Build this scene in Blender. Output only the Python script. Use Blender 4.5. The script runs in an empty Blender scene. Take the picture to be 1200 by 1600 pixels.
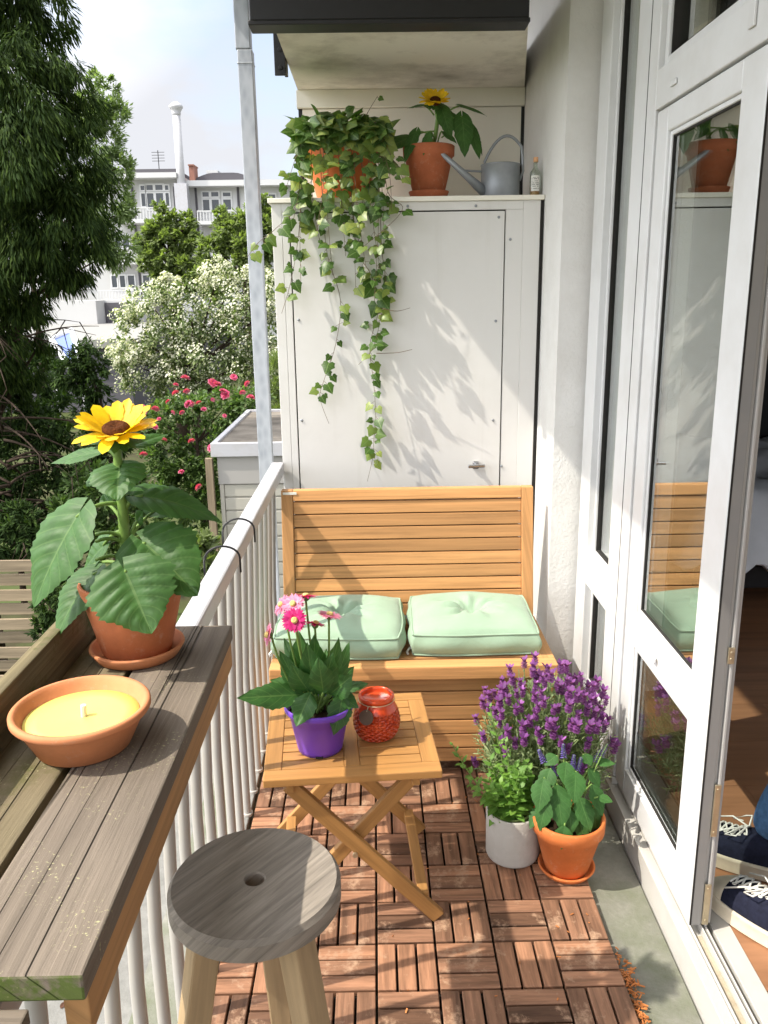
import bpy, math, random
from mathutils import Vector, Matrix, Euler
R = math.radians
V3 = Vector
rnd = random.Random(7)

# ------------------------------------------------------------------ camera, world, sun, exposure
sc = bpy.context.scene
C = sc.collection
FPX, YAW, PITCH, ROLL, CH = 1305.9, 8.2387e-3, 0.257525, 1.43519e-2, 1.6151
_f = V3((math.sin(YAW)*math.cos(PITCH), math.cos(YAW)*math.cos(PITCH), -math.sin(PITCH)))
_r = V3((math.cos(YAW), -math.sin(YAW), 0)); _d = _f.cross(_r)
CR = math.cos(ROLL)*_r + math.sin(ROLL)*_d
CD = -math.sin(ROLL)*_r + math.cos(ROLL)*_d
CAMP = V3((0, 0, CH))
cam = bpy.data.objects.new('camera', bpy.data.cameras.new('camera')); C.objects.link(cam)
cam.data.sensor_width = 36; cam.data.sensor_fit = 'AUTO'; cam.data.lens = FPX/1600*36
cam.data.clip_start = 0.05; cam.data.clip_end = 2000
cam.matrix_world = Matrix((( CR.x, -CD.x, -_f.x, 0), (CR.y, -CD.y, -_f.y, 0), (CR.z, -CD.z, -_f.z, CH), (0, 0, 0, 1)))
sc.camera = cam

def at(px, py, X=None, Y=None, Z=None):
    """point of the place seen at a pixel of the 1200x1600 photograph, on the plane X=, Y= or Z="""
    d = CR*((px-600)/FPX) + CD*((py-800)/FPX) + _f
    t = X/d.x if X is not None else (Y/d.y if Y is not None else (Z-CH)/d.z)
    return CAMP + d*t

LDIR = V3((1.0, 0.30, -1.33)).normalized()
sun = bpy.data.objects.new('sun', bpy.data.lights.new('sun', 'SUN')); C.objects.link(sun)
sun.data.energy = 3.0; sun.data.angle = R(0.55); sun.data.color = (1.0, 0.925, 0.80)
sun.rotation_euler = LDIR.to_track_quat('-Z', 'Y').to_euler()
world = bpy.data.worlds.new('World'); sc.world = world; world.use_nodes = True
wt = world.node_tree; wt.nodes.clear()
wo = wt.nodes.new('ShaderNodeOutputWorld'); bg = wt.nodes.new('ShaderNodeBackground')
sky = wt.nodes.new('ShaderNodeTexSky'); sky.sky_type = 'NISHITA'; sky.sun_disc = False
sky.sun_elevation = math.asin(-LDIR.z); sky.sun_rotation = math.atan2(-LDIR.x, -LDIR.y) % (2*math.pi)
sky.air_density = 1.0; sky.dust_density = 1.5; sky.ozone_density = 1.0
tc = wt.nodes.new('ShaderNodeTexCoord'); mp = wt.nodes.new('ShaderNodeMapping'); mp.inputs['Scale'].default_value = (1, 1, 2.2)
mp.inputs['Location'].default_value = (0.35, 0.1, 0.2)
nz = wt.nodes.new('ShaderNodeTexNoise'); nz.inputs['Scale'].default_value = 2.6; nz.inputs['Detail'].default_value = 9; nz.inputs['Roughness'].default_value = 0.55
cr = wt.nodes.new('ShaderNodeValToRGB'); cr.color_ramp.elements[0].position = 0.20; cr.color_ramp.elements[1].position = 0.52
mx = wt.nodes.new('ShaderNodeMix'); mx.data_type = 'RGBA'; 
dp = wt.nodes.new('ShaderNodeVectorMath'); dp.operation = 'DOT_PRODUCT'; dp.inputs[1].default_value = -LDIR
wt.links.new(tc.outputs['Generated'], dp.inputs[0])
cr2 = wt.nodes.new('ShaderNodeValToRGB')      # clouds are brighter towards the sun
for e_, (p_, c_) in zip((cr2.color_ramp.elements[0], cr2.color_ramp.elements[1]), ((0.12, (2.85, 2.90, 3.08, 1)), (0.68, (12.3, 12.4, 12.8, 1)))): e_.position = p_; e_.color = c_
wt.links.new(dp.outputs['Value'], cr2.inputs['Fac']); wt.links.new(cr2.outputs['Color'], mx.inputs['B'])
wt.links.new(tc.outputs['Generated'], mp.inputs['Vector']); wt.links.new(mp.outputs[0], nz.inputs['Vector'])
wt.links.new(nz.outputs['Fac'], cr.inputs['Fac']); wt.links.new(cr.outputs['Color'], mx.inputs['Factor'])
wt.links.new(sky.outputs[0], mx.inputs['A']); wt.links.new(mx.outputs['Result'], bg.inputs['Color'])
bg.inputs['Strength'].default_value = 0.15
wt.links.new(bg.outputs[0], wo.inputs['Surface'])
vs = sc.view_settings; vs.view_transform = 'Standard'; vs.look = 'None'; vs.gamma = 1; vs.exposure = 1.0
sc.cycles.use_denoising = True; sc.cycles.max_bounces = 10; sc.cycles.transparent_max_bounces = 24
sc.cycles.sample_clamp_indirect = 6

# ------------------------------------------------------------------ mesh helpers
class MB:
    def __init__(s): s.v = []; s.f = []; s.uv = []
    def add(s, vs, fs, uv=None):
        o = len(s.v); s.v += [V3(p) for p in vs]; s.f += [tuple(i+o for i in f) for f in fs]
        s.uv += uv if uv else [(0.0, 0.0)]*len(vs)
        return s
    def box(s, a, b, grain='x'):
        x0, y0, z0 = a; x1, y1, z1 = b
        vs = [(x0,y0,z0),(x1,y0,z0),(x1,y1,z0),(x0,y1,z0),(x0,y0,z1),(x1,y0,z1),(x1,y1,z1),(x0,y1,z1)]
        g = 'xyz'.index(grain); o = [i for i in range(3) if i != g]
        return s.add(vs, [(3,2,1,0),(4,5,6,7),(0,1,5,4),(1,2,6,5),(2,3,7,6),(3,0,4,7)], [(p[g], p[o[0]]+p[o[1]]*1.03) for p in vs])
    def beam(s, p0, p1, w, d, up=(0,0,1), taper=1.0):
        p0 = V3(p0); p1 = V3(p1); a = (p1-p0); L = a.length; a.normalize()
        u = V3(up) - a*V3(up).dot(a)
        if u.length < 1e-4: u = V3((0,1,0)) - a*a.y
        u.normalize(); q = a.cross(u); vs = []; uv = []
        for p, k, l in ((p0,1.0,0),(p1,taper,L)):
            for i, j in ((-1,-1),(1,-1),(1,1),(-1,1)):
                vs.append(p + q*(w/2*i*k) + u*(d/2*j*k)); uv.append((l, w/2*i + d/2*j*1.03))
        return s.add(vs, [(3,2,1,0),(4,5,6,7),(0,1,5,4),(1,2,6,5),(2,3,7,6),(3,0,4,7)], uv)
    def tube(s, pts, r, n=8, cap=True):
        pts = [V3(p) for p in pts]; N = len(pts)
        rs = r if isinstance(r, (list, tuple)) else [r]*N
        vs = []; uv = []; fs = []; prev = None; L = 0
        for i, p in enumerate(pts):
            a = (pts[min(i+1,N-1)] - pts[max(i-1,0)])
            if a.length < 1e-9: a = V3((0,0,1))
            a.normalize()
            if prev is None:
                u = a.orthogonal().normalized()
            else:
                u = prev - a*prev.dot(a)
                u = u.normalized() if u.length > 1e-6 else a.orthogonal().normalized()
            prev = u; w = a.cross(u)
            if i: L += (p-pts[i-1]).length
            for k in range(n):
                t = 2*math.pi*k/n; vs.append(p + (u*math.cos(t)+w*math.sin(t))*rs[i]); uv.append((L, t*rs[i]))
        for i in range(N-1):
            for k in range(n):
                fs.append((i*n+k, i*n+(k+1)%n, (i+1)*n+(k+1)%n, (i+1)*n+k))
        if cap: fs.append(tuple(range(n-1,-1,-1))); fs.append(tuple((N-1)*n+k for k in range(n)))
        return s.add(vs, fs, uv)
    def lathe(s, prof, c=(0,0,0), n=48, sx=1.0, sy=1.0):
        c = V3(c); vs = []; fs = []; uv = []; m = len(prof)
        for i, (r, z) in enumerate(prof):
            for k in range(n):
                t = 2*math.pi*k/n; vs.append(c + V3((r*sx*math.cos(t), r*sy*math.sin(t), z))); uv.append((t*0.1, z))
        for i in range(m-1):
            for k in range(n):
                fs.append((i*n+k, i*n+(k+1)%n, (i+1)*n+(k+1)%n, (i+1)*n+k))
        if prof[0][0] > 1e-5: fs.append(tuple(range(n-1,-1,-1)))
        if prof[-1][0] > 1e-5: fs.append(tuple((m-1)*n+k for k in range(n)))
        return s.add(vs, fs, uv)
    def ball(s, c, r, n=10, m=6, sz=(1,1,1)):
        return s.lathe([(max(1e-6, r*math.sin(math.pi*i/m)), -r*math.cos(math.pi*i/m)*sz[2]) for i in range(m+1)], c, n, sz[0], sz[1])
    def quad(s, a, b, c, d): return s.add([a,b,c,d], [(0,1,2,3)], [(0,0),(1,0),(1,1),(0,1)])
    def leaf(s, base, tip, nrm, W, kind='ovate', droop=0.1, fold=0.15, n=8, m=4, wave=0.0, quilt=0.0, seed=0):
        """leaf blade from base to tip, face towards nrm; uv = (across -1..1, along 0..1)"""
        base = V3(base); tip = V3(tip); a = tip-base; L = a.length; a.normalize()
        nn = V3(nrm); nn = nn - a*nn.dot(a)
        nn = nn.normalized() if nn.length > 1e-5 else a.orthogonal().normalized()
        q = a.cross(nn); vs = []; uv = []; fs = []; rr = random.Random(seed+int(L*1e5))
        ph = rr.random()*6
        for i in range(n+1):
            t = i/n
            if kind == 'heart': w = (0.06+1.0*math.sin(math.pi*min(1, t**0.62*1.0)))*(1 if t < 1 else 0); w = max(w, 0.0)*(1.0 if t > 0.0 else 1)
            elif kind == 'lance': w = math.sin(math.pi*t**0.85)
            elif kind == 'strap': w = min(1, 0.35+3*t)*math.sqrt(max(0, 1-t**3))
            elif kind == 'petal': w = min(1, 0.45+1.6*t)*math.sqrt(max(0, 1-t**4))
            else: w = math.sin(math.pi*t**0.75)
            if kind in ('ovate','lance') : w = max(w, 0.03 if i == 0 else 0.0)
            back = 0.0
            for j in range(m+1):
                x = 2*j/m-1
                if kind == 'heart': back = -0.16*abs(x)**1.5*max(0, 1-t*2.5)
                y = w*W/2*x*(1+(0.045*(-1)**i+0.05*math.sin(23*t+ph))*(abs(x) == 1)*(wave > 0))
                z = -droop*L*(t-0.0)**2 + fold*abs(y) - 1.2*fold*y*y/(W+1e-6) + wave*W*math.sin(t*9+ph+2*x)*abs(x)*0.5
                if quilt: z += quilt*W*abs(math.sin(math.pi*(t*6.5-abs(x)*1.6)))*(1-abs(x)**4)*min(1, abs(x)*3)*w
                vs.append(base + a*(L*(t+back)) + q*y + nn*z); uv.append((x, t))
        for i in range(n):
            for j in range(m):
                k = i*(m+1)+j; fs.append((k, k+1, k+m+2, k+m+1))
        return s.add(vs, fs, uv)
    def lobed(s, base, a, nrm, S, cup=0.12):
        """five-lobed ivy leaf"""
        a = V3(a).normalized(); nn = V3(nrm); nn = nn - a*nn.dot(a)
        nn = nn.normalized() if nn.length > 1e-5 else a.orthogonal().normalized()
        q = a.cross(nn)
        out = [(0,0.02),(0.20,-0.14),(0.44,-0.06),(0.45,0.14),(0.54,0.30),(0.36,0.48),(0.19,0.74),(0,1.0)]
        pts = [(x,y) for x,y in out]+[(-x,y) for x,y in out[-2:0:-1]]
        vs = [V3(base)+a*(S*0.28)+nn*(S*0.07)]; uv = [(0, 0.28)]
        for x, y in pts:
            vs.append(V3(base)+q*(S*x)+a*(S*y)-nn*(cup*S*(x*x*2+(y-0.3)**2))); uv.append((x*1.6, y))
        k = len(pts)
        return s.add(vs, [(0, i+1, (i+1)%k+1) for i in range(k)], uv)
    def card(s, c, a, q, L, W, fold=0.2):
        c = V3(c); n = a.cross(q)
        return s.add([c-a*(L/2), c+q*(W/2)+n*(fold*W), c+a*(L/2), c-q*(W/2)+n*(fold*W)], [(0,1,2),(0,2,3)], [(0,0),(1,.5),(0,1),(-1,.5)])

def link(o, parent=None):
    C.objects.link(o)
    if parent is not None: o.parent = parent
    return o
def wloc(o):
    p = V3((0,0,0))
    while o is not None: p += o.location; o = o.parent
    return p
def obj(name, mb, mat, parent=None, smooth=False, bevel=0, origin=None, seg=2):
    off = V3(origin) if origin is not None else (wloc(parent) if parent is not None else V3((0,0,0)))
    me = bpy.data.meshes.new(name); me.from_pydata([tuple(p-off) for p in mb.v], [], mb.f); me.update()
    ul = me.uv_layers.new(name='UVMap')
    idx = [0]*len(me.loops); me.loops.foreach_get('vertex_index', idx)
    flat = []
    for i in idx: flat += mb.uv[i]
    ul.data.foreach_set('uv', flat)
    if mat is not None: me.materials.append(mat)
    if smooth: me.polygons.foreach_set('use_smooth', [True]*len(me.polygons))
    o = bpy.data.objects.new(name, me)
    if origin is not None: o.location = V3(origin) - (wloc(parent) if parent is not None else V3((0,0,0)))
    link(o, parent)
    if bevel:
        b = o.modifiers.new('bevel', 'BEVEL'); b.width = bevel; b.segments = seg; b.limit_method = 'ANGLE'; b.angle_limit = R(40)
        if not smooth: me.polygons.foreach_set('use_smooth', [False]*len(me.polygons))
    elif smooth == 'auto':
        pass
    return o
def tag(o, label, cat, group=None, kind=None):
    if label: o['label'] = label
    if cat: o['category'] = cat
    if group: o['group'] = group
    if kind: o['kind'] = kind
    return o
def thing(name, loc, label, cat, group=None):
    o = bpy.data.objects.new(name, None); C.objects.link(o); o.location = loc; o.empty_display_size = 0.1
    return tag(o, label, cat, group)
def struct(name, mb, mat, **k):
    o = obj(name, mb, mat, **k); o['kind'] = 'structure'; return o
def copy_tree(o, parent=None):
    c = o.copy(); C.objects.link(c)
    if parent is not None: c.parent = parent
    for ch in list(o.children): copy_tree(ch, c)
    return c
def auto_smooth(o, ang=35):
    me = o.data; me.polygons.foreach_set('use_smooth', [True]*len(me.polygons))
    m = o.modifiers.new('edges', 'EDGE_SPLIT'); m.split_angle = R(ang)
    return o

# ------------------------------------------------------------------ material helpers
class MT:
    def __init__(s, name, rough=0.6, spec=0.4):
        s.m = bpy.data.materials.new(name); s.m.use_nodes = True; s.t = s.m.node_tree
        s.b = s.t.nodes['Principled BSDF']; s.out = s.t.nodes['Material Output']
        s.b.inputs['Roughness'].default_value = rough; s.b.inputs['Specular IOR Level'].default_value = spec
    def n(s, ty, **k):
        nd = s.t.nodes.new('ShaderNode'+ty)
        for a, b in k.items():
            if a in nd.inputs: nd.inputs[a].default_value = b
            else: setattr(nd, a, b)
        return nd
    def l(s, a, b): s.t.links.new(a, b)
    def coord(s, kind='Object', scale=(1,1,1), rand=0.0):
        t = s.n('TexCoord'); m = s.n('Mapping'); m.inputs['Scale'].default_value = scale; s.l(t.outputs[kind], m.inputs['Vector'])
        if rand:
            g = s.n('NewGeometry'); v = s.n('VectorMath', operation='ADD'); mu = s.n('Math', operation='MULTIPLY'); mu.inputs[1].default_value = rand
            s.l(g.outputs['Random Per Island'], mu.inputs[0]); s.l(m.outputs[0], v.inputs[0]); s.l(mu.outputs[0], v.inputs[1]); return v.outputs[0]
        return m.outputs[0]
    def noise(s, vec, scale, detail=5, rough=0.55, dist=0.0):
        n = s.n('TexNoise'); n.inputs['Scale'].default_value = scale; n.inputs['Detail'].default_value = detail
        n.inputs['Roughness'].default_value = rough; n.inputs['Distortion'].default_value = dist; s.l(vec, n.inputs['Vector']); return n.outputs['Fac']
    def ramp(s, fac, stops):
        r = s.n('ValToRGB'); e = r.color_ramp.elements
        while len(e) < len(stops): e.new(0.5)
        for i, (p, c) in enumerate(stops):
            e[i].position = p; e[i].color = (*c, 1) if len(c) == 3 else c
        s.l(fac, r.inputs['Fac']); return r.outputs['Color']
    def mix(s, fac, a, b, mode='MIX'):
        m = s.n('Mix', data_type='RGBA', blend_type=mode)
        for v, nm in ((fac,'Factor'),(a,'A'),(b,'B')):
            i = m.inputs[nm]
            if nm == 'Factor': i = m.inputs[0]
            elif nm == 'A': i = m.inputs[6]
            else: i = m.inputs[7]
            if isinstance(v, (int, float)): i.default_value = v
            elif isinstance(v, tuple): i.default_value = (*v, 1)
            else: s.l(v, i)
        return m.outputs[2]
    def math(s, op, a, b=None):
        m = s.n('Math', operation=op)
        for i, v in enumerate((a, b)):
            if v is None: continue
            if isinstance(v, (int, float)): m.inputs[i].default_value = v
            else: s.l(v, m.inputs[i])
        return m.outputs[0]
    def bump(s, h, strength=0.3, dist=0.01):
        b = s.n('Bump'); b.inputs['Strength'].default_value = strength; b.inputs['Distance'].default_value = dist
        s.l(h, b.inputs['Height']); s.l(b.outputs[0], s.b.inputs['Normal']); return b
    def col(s, c):
        if isinstance(c, tuple): s.b.inputs['Base Color'].default_value = (*c, 1)
        else: s.l(c, s.b.inputs['Base Color'])
        return s
def scl(c, k): return tuple(min(1, x*k) for x in c)

def wood(name, c, dark=0.55, light=1.25, rough=0.6, along=3.0, across=60.0, var=0.35, bump=0.25, weather=None, spec=0.3):
    M = MT(name, rough, spec)
    v = M.coord('UV', (along, across, 1), rand=37.0)
    n1 = M.noise(v, 1.0, 8, 0.62, 0.35)
    v2 = M.coord('UV', (along*0.35, across*0.28, 1), rand=91.0); n2 = M.noise(v2, 1.0, 4, 0.5, 1.2)
    c1 = M.ramp(n1, [(0.28, scl(c, dark)), (0.5, c), (0.72, scl(c, light))])
    c2 = M.mix(M.ramp(n2, [(0.35, (0,0,0)), (0.65, (1,1,1))]), c1, M.mix(0.35, c1, scl(c, dark*0.95)))
    g = M.n('NewGeometry'); rv = M.ramp(g.outputs['Random Per Island'], [(0, (1-var,)*3), (0.5, (1,1,1)), (1, (1+var*0.5, 1+var*0.42, 1+var*0.32))])
    c3 = M.mix(1.0, c2, rv, 'MULTIPLY')
    if weather:
        ob = M.coord('Object'); w = M.noise(ob, weather[1], 6, 0.7)
        c3 = M.mix(M.ramp(w, [(weather[2], (0,0,0)), (weather[2]+0.12, (1,1,1))]), c3, weather[0])
    M.col(c3); M.bump(n1, bump, 0.004); return M.m
def paint(name, c, rough=0.45, dirt=0.08, scale=6, bump=0.05, spec=0.4, dcol=(0.35,0.32,0.27), bscale=60):
    M = MT(name, rough, spec); v = M.coord('Object'); n = M.noise(v, scale, 8, 0.65); n2 = M.noise(v, bscale, 4)
    f = M.ramp(n, [(0.45, (0,0,0)), (0.8, (dirt*3,)*3)])
    M.col(M.mix(f, c, dcol)); M.bump(n2, bump, 0.004); return M.m
def terracotta(name, c, rough=0.75):
    M = MT(name, rough, 0.25); v = M.coord('Object'); n = M.noise(v, 14, 8, 0.7); n2 = M.noise(v, 160, 3)
    k = M.ramp(n, [(0.3, scl(c, 0.82)), (0.55, c), (0.85, scl(c, 1.18))])
    k = M.mix(M.ramp(M.noise(v, 33, 6, .8), [(0.56,(0,0,0)),(0.74,(.5,.5,.5))]), k, (0.62,0.40,0.28))
    M.col(k); M.bump(n2, 0.12, 0.002); return M.m
def leafmat(name, c, vein=None, var=0.5, trans=0.35, rough=0.42, hue=None, side=7.0, spec=0.45, veinw=0.07):
    M = MT(name, rough, spec); g = M.n('NewGeometry'); c2 = hue or scl(c, 1.5)
    base = M.ramp(g.outputs['Random Per Island'], [(0, scl(c, 1-var*0.6)), (0.5, c), (1, c2)])
    v = M.coord('Object'); n = M.noise(v, 40, 4, 0.6)
    base = M.mix(1.0, base, M.ramp(n, [(0.3, (0.8,)*3), (0.7, (1.2,)*3)]), 'MULTIPLY')
    if vein:
        t = M.n('TexCoord'); sx = M.n('SeparateXYZ'); M.l(t.outputs['UV'], sx.inputs[0])
        ax = M.math('ABSOLUTE', sx.outputs[0]); mid = M.math('LESS_THAN', ax, veinw)
        w = M.math('SUBTRACT', M.math('MULTIPLY', sx.outputs[1], side), M.math('MULTIPLY', ax, side*0.26))
        sv = M.math('GREATER_THAN', M.math('ABSOLUTE', M.math('COSINE', M.math('MULTIPLY', w, math.pi))), 0.985)
        fac = M.math('MAXIMUM', mid, M.math('MULTIPLY', sv, 0.55)); base = M.mix(fac, base, vein)
    M.col(base); M.bump(n, 0.15, 0.003)
    tr = M.n('BsdfTranslucent'); tint = M.mix(1.0, base, (1.0, 1.15, 0.45), 'MULTIPLY'); M.l(tint, tr.inputs['Color'])
    ms = M.n('MixShader'); ms.inputs[0].default_value = trans
    M.l(M.b.outputs[0], ms.inputs[1]); M.l(tr.outputs[0], ms.inputs[2]); M.l(ms.outputs[0], M.out.inputs['Surface']); return M.m
def plain(name, c, rough=0.5, metal=0.0, spec=0.4, var=0.12, scale=30, bump=0.0, bs=200):
    M = MT(name, rough, spec); M.b.inputs['Metallic'].default_value = metal
    v = M.coord('Object'); n = M.noise(v, scale, 6, 0.6)
    M.col(M.ramp(n, [(0.3, scl(c, 1-var)), (0.7, scl(c, 1+var))]))
    if bump: M.bump(M.noise(v, bs, 3), bump, 0.003)
    return M.m
def glassmat(name, tint=(0.9,0.95,0.93), f0=0.15, rough=0.0):
    M = MT(name); lw = M.n('LayerWeight'); lw.inputs['Blend'].default_value = 0.5
    p = M.math('POWER', lw.outputs['Facing'], 2.8); f = M.math('ADD', M.math('MULTIPLY', p, 1-f0), f0)
    tr = M.n('BsdfTransparent'); tr.inputs['Color'].default_value = (*tint, 1); gl = M.n('BsdfGlossy'); gl.inputs['Roughness'].default_value = rough
    gl.inputs['Color'].default_value = (0.95,0.97,0.96,1)
    ms = M.n('MixShader'); M.l(f, ms.inputs[0]); M.l(tr.outputs[0], ms.inputs[1]); M.l(gl.outputs[0], ms.inputs[2]); M.l(ms.outputs[0], M.out.inputs['Surface']); return M.m

# ------------------------------------------------------------------ materials
m_teak = wood('teak', (0.57, 0.295, 0.118), dark=0.62, light=1.25, rough=0.55, along=2.2, across=70, var=0.34, bump=0.1)
m_acacia = wood('acacia', (0.44, 0.225, 0.075), dark=0.7, light=1.2, rough=0.42, along=3, across=60, var=0.2, bump=0.1)
m_deck = wood('deck_wood', (0.285, 0.148, 0.088), dark=0.42, light=1.6, rough=0.65, along=5, across=60, var=0.55, bump=0.4, weather=((0.43,0.275,0.18), 15, 0.56))
m_grey_wood = wood('weathered_wood', (0.20, 0.165, 0.13), dark=0.55, light=1.5, rough=0.8, along=2.2, across=85, var=0.1, bump=0.6, weather=((0.12,0.13,0.035), 5, 0.60))
def weathered_bar(name, c, moss, seed):
    M = MT(name, 0.85, 0.2); v = M.coord('UV', (2.0, 46, 1), rand=37.0); n1 = M.noise(v, 1.0, 9, .68, .5)
    c1 = M.ramp(n1, [(.25, scl(c, .5)), (.5, c), (.75, scl(c, 1.4))])
    big = M.noise(M.coord('UV', (1.1, 7, 1), rand=11.0), 1.0, 4, .5, 1.0); c1 = M.mix(M.ramp(big, [(.35,(0,0,0)),(.7,(.55,.55,.55))]), c1, scl(c, .62))
    crk = M.noise(M.coord('UV', (.45, 30, 1), rand=53.0), 1.0, 1, .3, .1); cm = M.ramp(crk, [(.490,(0,0,0)),(.499,(1,1,1)),(.501,(1,1,1)),(.510,(0,0,0))])
    c1 = M.mix(M.math('MULTIPLY', cm, .8), c1, (.02,.016,.012))
    ob = M.coord('Object'); ms = M.math('MULTIPLY', M.ramp(M.noise(ob, 4.5, 7, .75), [(moss,(0,0,0)),(moss+.14,(1,1,1))]), .85); c1 = M.mix(ms, c1, (.085,.095,.022))
    li = M.noise(ob, 190, 3, .7); ar = M.noise(ob, 6.5, 4, .6); lm = M.math('MULTIPLY', M.ramp(li, [(.60,(0,0,0)),(.65,(1,1,1))]), M.ramp(ar, [(.48,(0,0,0)),(.60,(1,1,1))]))
    ge = M.n('NewGeometry'); sn = M.n('SeparateXYZ'); M.l(ge.outputs['Normal'], sn.inputs[0]); en = M.math('MULTIPLY', M.math('LESS_THAN', sn.outputs[1], -.8), M.ramp(M.noise(ob, 34, 5, .6), [(.36,(0,0,0)),(.5,(1,1,1))])); c1 = M.mix(M.math('MULTIPLY', en, .8), c1, (.075,.125,.012))
    c1 = M.mix(lm, c1, (.44,.42,.24)); M.col(c1); M.bump(M.math('SUBTRACT', n1, cm), .8, .004); return M.m
m_bar_wood = weathered_bar('weathered_bar_wood', (0.20, 0.165, 0.132), .66, 0); m_bar_moss = weathered_bar('mossy_bar_wood', (0.195, 0.16, 0.10), .50, 1)
m_lip_wood = wood('mossy_wood', (0.19, 0.155, 0.085), dark=0.5, light=1.6, rough=0.85, along=2.2, across=85, var=0.1, bump=0.6, weather=((0.055,0.075,0.012), 7, 0.52))
m_apron_wood = wood('apron_wood', (0.50, 0.27, 0.11), dark=0.6, light=1.2, rough=0.65, along=2.2, across=55, var=0.12, bump=0.2)
m_stool_top = wood('stool_top_wood', (0.30, 0.262, 0.222), dark=0.55, light=1.42, rough=0.8, along=7, across=120, var=0.08, bump=0.5)
m_stool_leg = wood('stool_leg_wood', (0.42, 0.30, 0.17), dark=0.7, light=1.25, rough=0.7, along=3, across=45, var=0.15, bump=0.2)
m_white = paint('white_frame_paint', (0.67, 0.675, 0.68), 0.35, 0.11, 3.2, 0.04)
M_ = MT('cabinet_paint', 0.5, 0.4); v = M_.coord('Object'); st_ = M_.noise(M_.coord('Object', (16, 16, 0.9)), 1.0, 6, .65); bl_ = M_.noise(v, 2.6, 8, .65)
cb_ = M_.mix(M_.ramp(st_, [(.56,(0,0,0)),(.80,(.22,.22,.22))]), (0.685, 0.675, 0.655), (0.42,0.39,0.33)); cb_ = M_.mix(M_.ramp(bl_, [(.5,(0,0,0)),(.8,(.22,.22,.22))]), cb_, (0.40,0.38,0.34))
M_.col(cb_); M_.bump(M_.noise(v, 5, 3), 0.12, 0.01); m_cab = M_.m
m_cream = paint('cream_panel_paint', (0.84, 0.81, 0.72), 0.6, 0.05, 3, 0.05)
m_sill = paint('sill_paint', (0.52, 0.505, 0.475), 0.5, 0.16, 5, 0.04)
m_rebate_shade = paint('shaded_rebate_grey', (0.42, 0.41, 0.395), 0.45, 0.12, 6, 0.02)  # white rebate darkened: its shade is put into the colour
m_edge_shade = paint('shaded_edge_grey', (0.23, 0.225, 0.22), 0.45, 0.1, 6, 0.02)  # shade on the white leaf's end face, painted as grey
m_track = paint('dirty_track', (0.46, 0.40, 0.30), 0.7, 0.3, 14, 0.2, 0.3, (0.22,0.17,0.11))
m_wall = paint('stucco_wall', (0.74, 0.73, 0.71), 0.85, 0.10, 3.5, 0.5, 0.2, bscale=90)
m_ceil = paint('old_ceiling', (0.76, 0.72, 0.65), 0.85, 0.30, 2.6, 0.45, 0.2, (0.16,0.13,0.10))
m_rail = paint('rail_paint', (0.47, 0.47, 0.50), 0.4, 0.16, 9, 0.04, 0.5)
m_balu = paint('baluster_paint', (0.37, 0.355, 0.33), 0.4, 0.12, 7, 0.04, 0.45, (0.45,0.38,0.28))
m_dark = plain('black_fascia', (0.012, 0.012, 0.013), 0.45)
m_steel = plain('zinc_metal', (0.30, 0.32, 0.345), 0.5, 0.45, 0.5, 0.18, 9)
M_ = MT('galvanised_steel', 0.5, 0.5); M_.b.inputs['Metallic'].default_value = 0.35
vo = M_.n('TexVoronoi'); vo.inputs['Scale'].default_value = 38; M_.l(M_.coord('Object', (1,1,0.45)), vo.inputs['Vector'])
M_.col(M_.ramp(vo.outputs['Distance'], [(0.1, (0.30,0.325,0.365)), (0.7, (0.40,0.425,0.465))])); m_galv = M_.m
m_chrome = plain('handle_metal', (0.55, 0.55, 0.56), 0.25, 1.0)
m_brass = plain('latch_metal', (0.50, 0.43, 0.30), 0.4, 0.8)
m_black = plain('black_wire', (0.015, 0.015, 0.016), 0.5)
m_gap = plain('dark_gap', (0.02, 0.018, 0.016), 0.9)
M_ = MT('concrete_floor', 0.9, 0.2); v = M_.coord('Object')
M_.col(M_.mix(M_.ramp(M_.noise(v, 2.3, 8, .7), [(0.45,(0,0,0)),(0.62,(1,1,1))]), M_.ramp(M_.noise(v, 9, 9, .75), [(0.3,(0.17,0.17,0.145)),(0.7,(0.29,0.285,0.25))]), (0.15,0.165,0.11)))
M_.bump(M_.noise(v, 70, 6, .7), 0.5, 0.006); m_conc = M_.m
M_ = MT('roof_felt', 0.9, 0.2); v = M_.coord('Object')
M_.col(M_.ramp(M_.noise(v, 7, 9, .8), [(0.3,(0.15,0.148,0.138)),(0.7,(0.28,0.276,0.26))])); M_.bump(M_.noise(v, 60, 6, .7), 0.4, 0.006); m_ledge = M_.m
m_terra = terracotta('terracotta_bar', (0.52, 0.165, 0.065))
m_terra2 = terracotta('terracotta_light', (0.60, 0.235, 0.105))
m_terra3 = terracotta('terracotta_floor', (0.58, 0.165, 0.045))
m_terra4 = terracotta('terracotta_shelf', (0.45, 0.135, 0.060))
m_orange = plain('orange_plastic', (0.62, 0.155, 0.035), 0.5, 0, 0.4, 0.08, 12)
m_wax = plain('yellow_wax', (0.76, 0.66, 0.165), 0.45, 0, 0.4, 0.05, 18, 0.05, 60)
m_wick = plain('wick_white', (0.75, 0.72, 0.62), 0.8)
m_soil = plain('potting_soil', (0.035, 0.022, 0.014), 0.95, 0, 0.1, 0.5, 90, 1.0, 120)
m_purple = plain('purple_plastic', (0.16, 0.055, 0.48), 0.38, 0, 0.5, 0.06, 10)
m_zincpot = paint('grey_pot', (0.36, 0.36, 0.35), 0.7, 0.15, 9, 0.25, 0.3)
m_concpot = paint('concrete_pot', (0.42, 0.40, 0.36), 0.85, 0.22, 9, 0.4, 0.2, (0.60,0.58,0.54))
m_nursery = plain('green_plastic', (0.22, 0.30, 0.10), 0.45)
m_mint_fab = None
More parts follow.
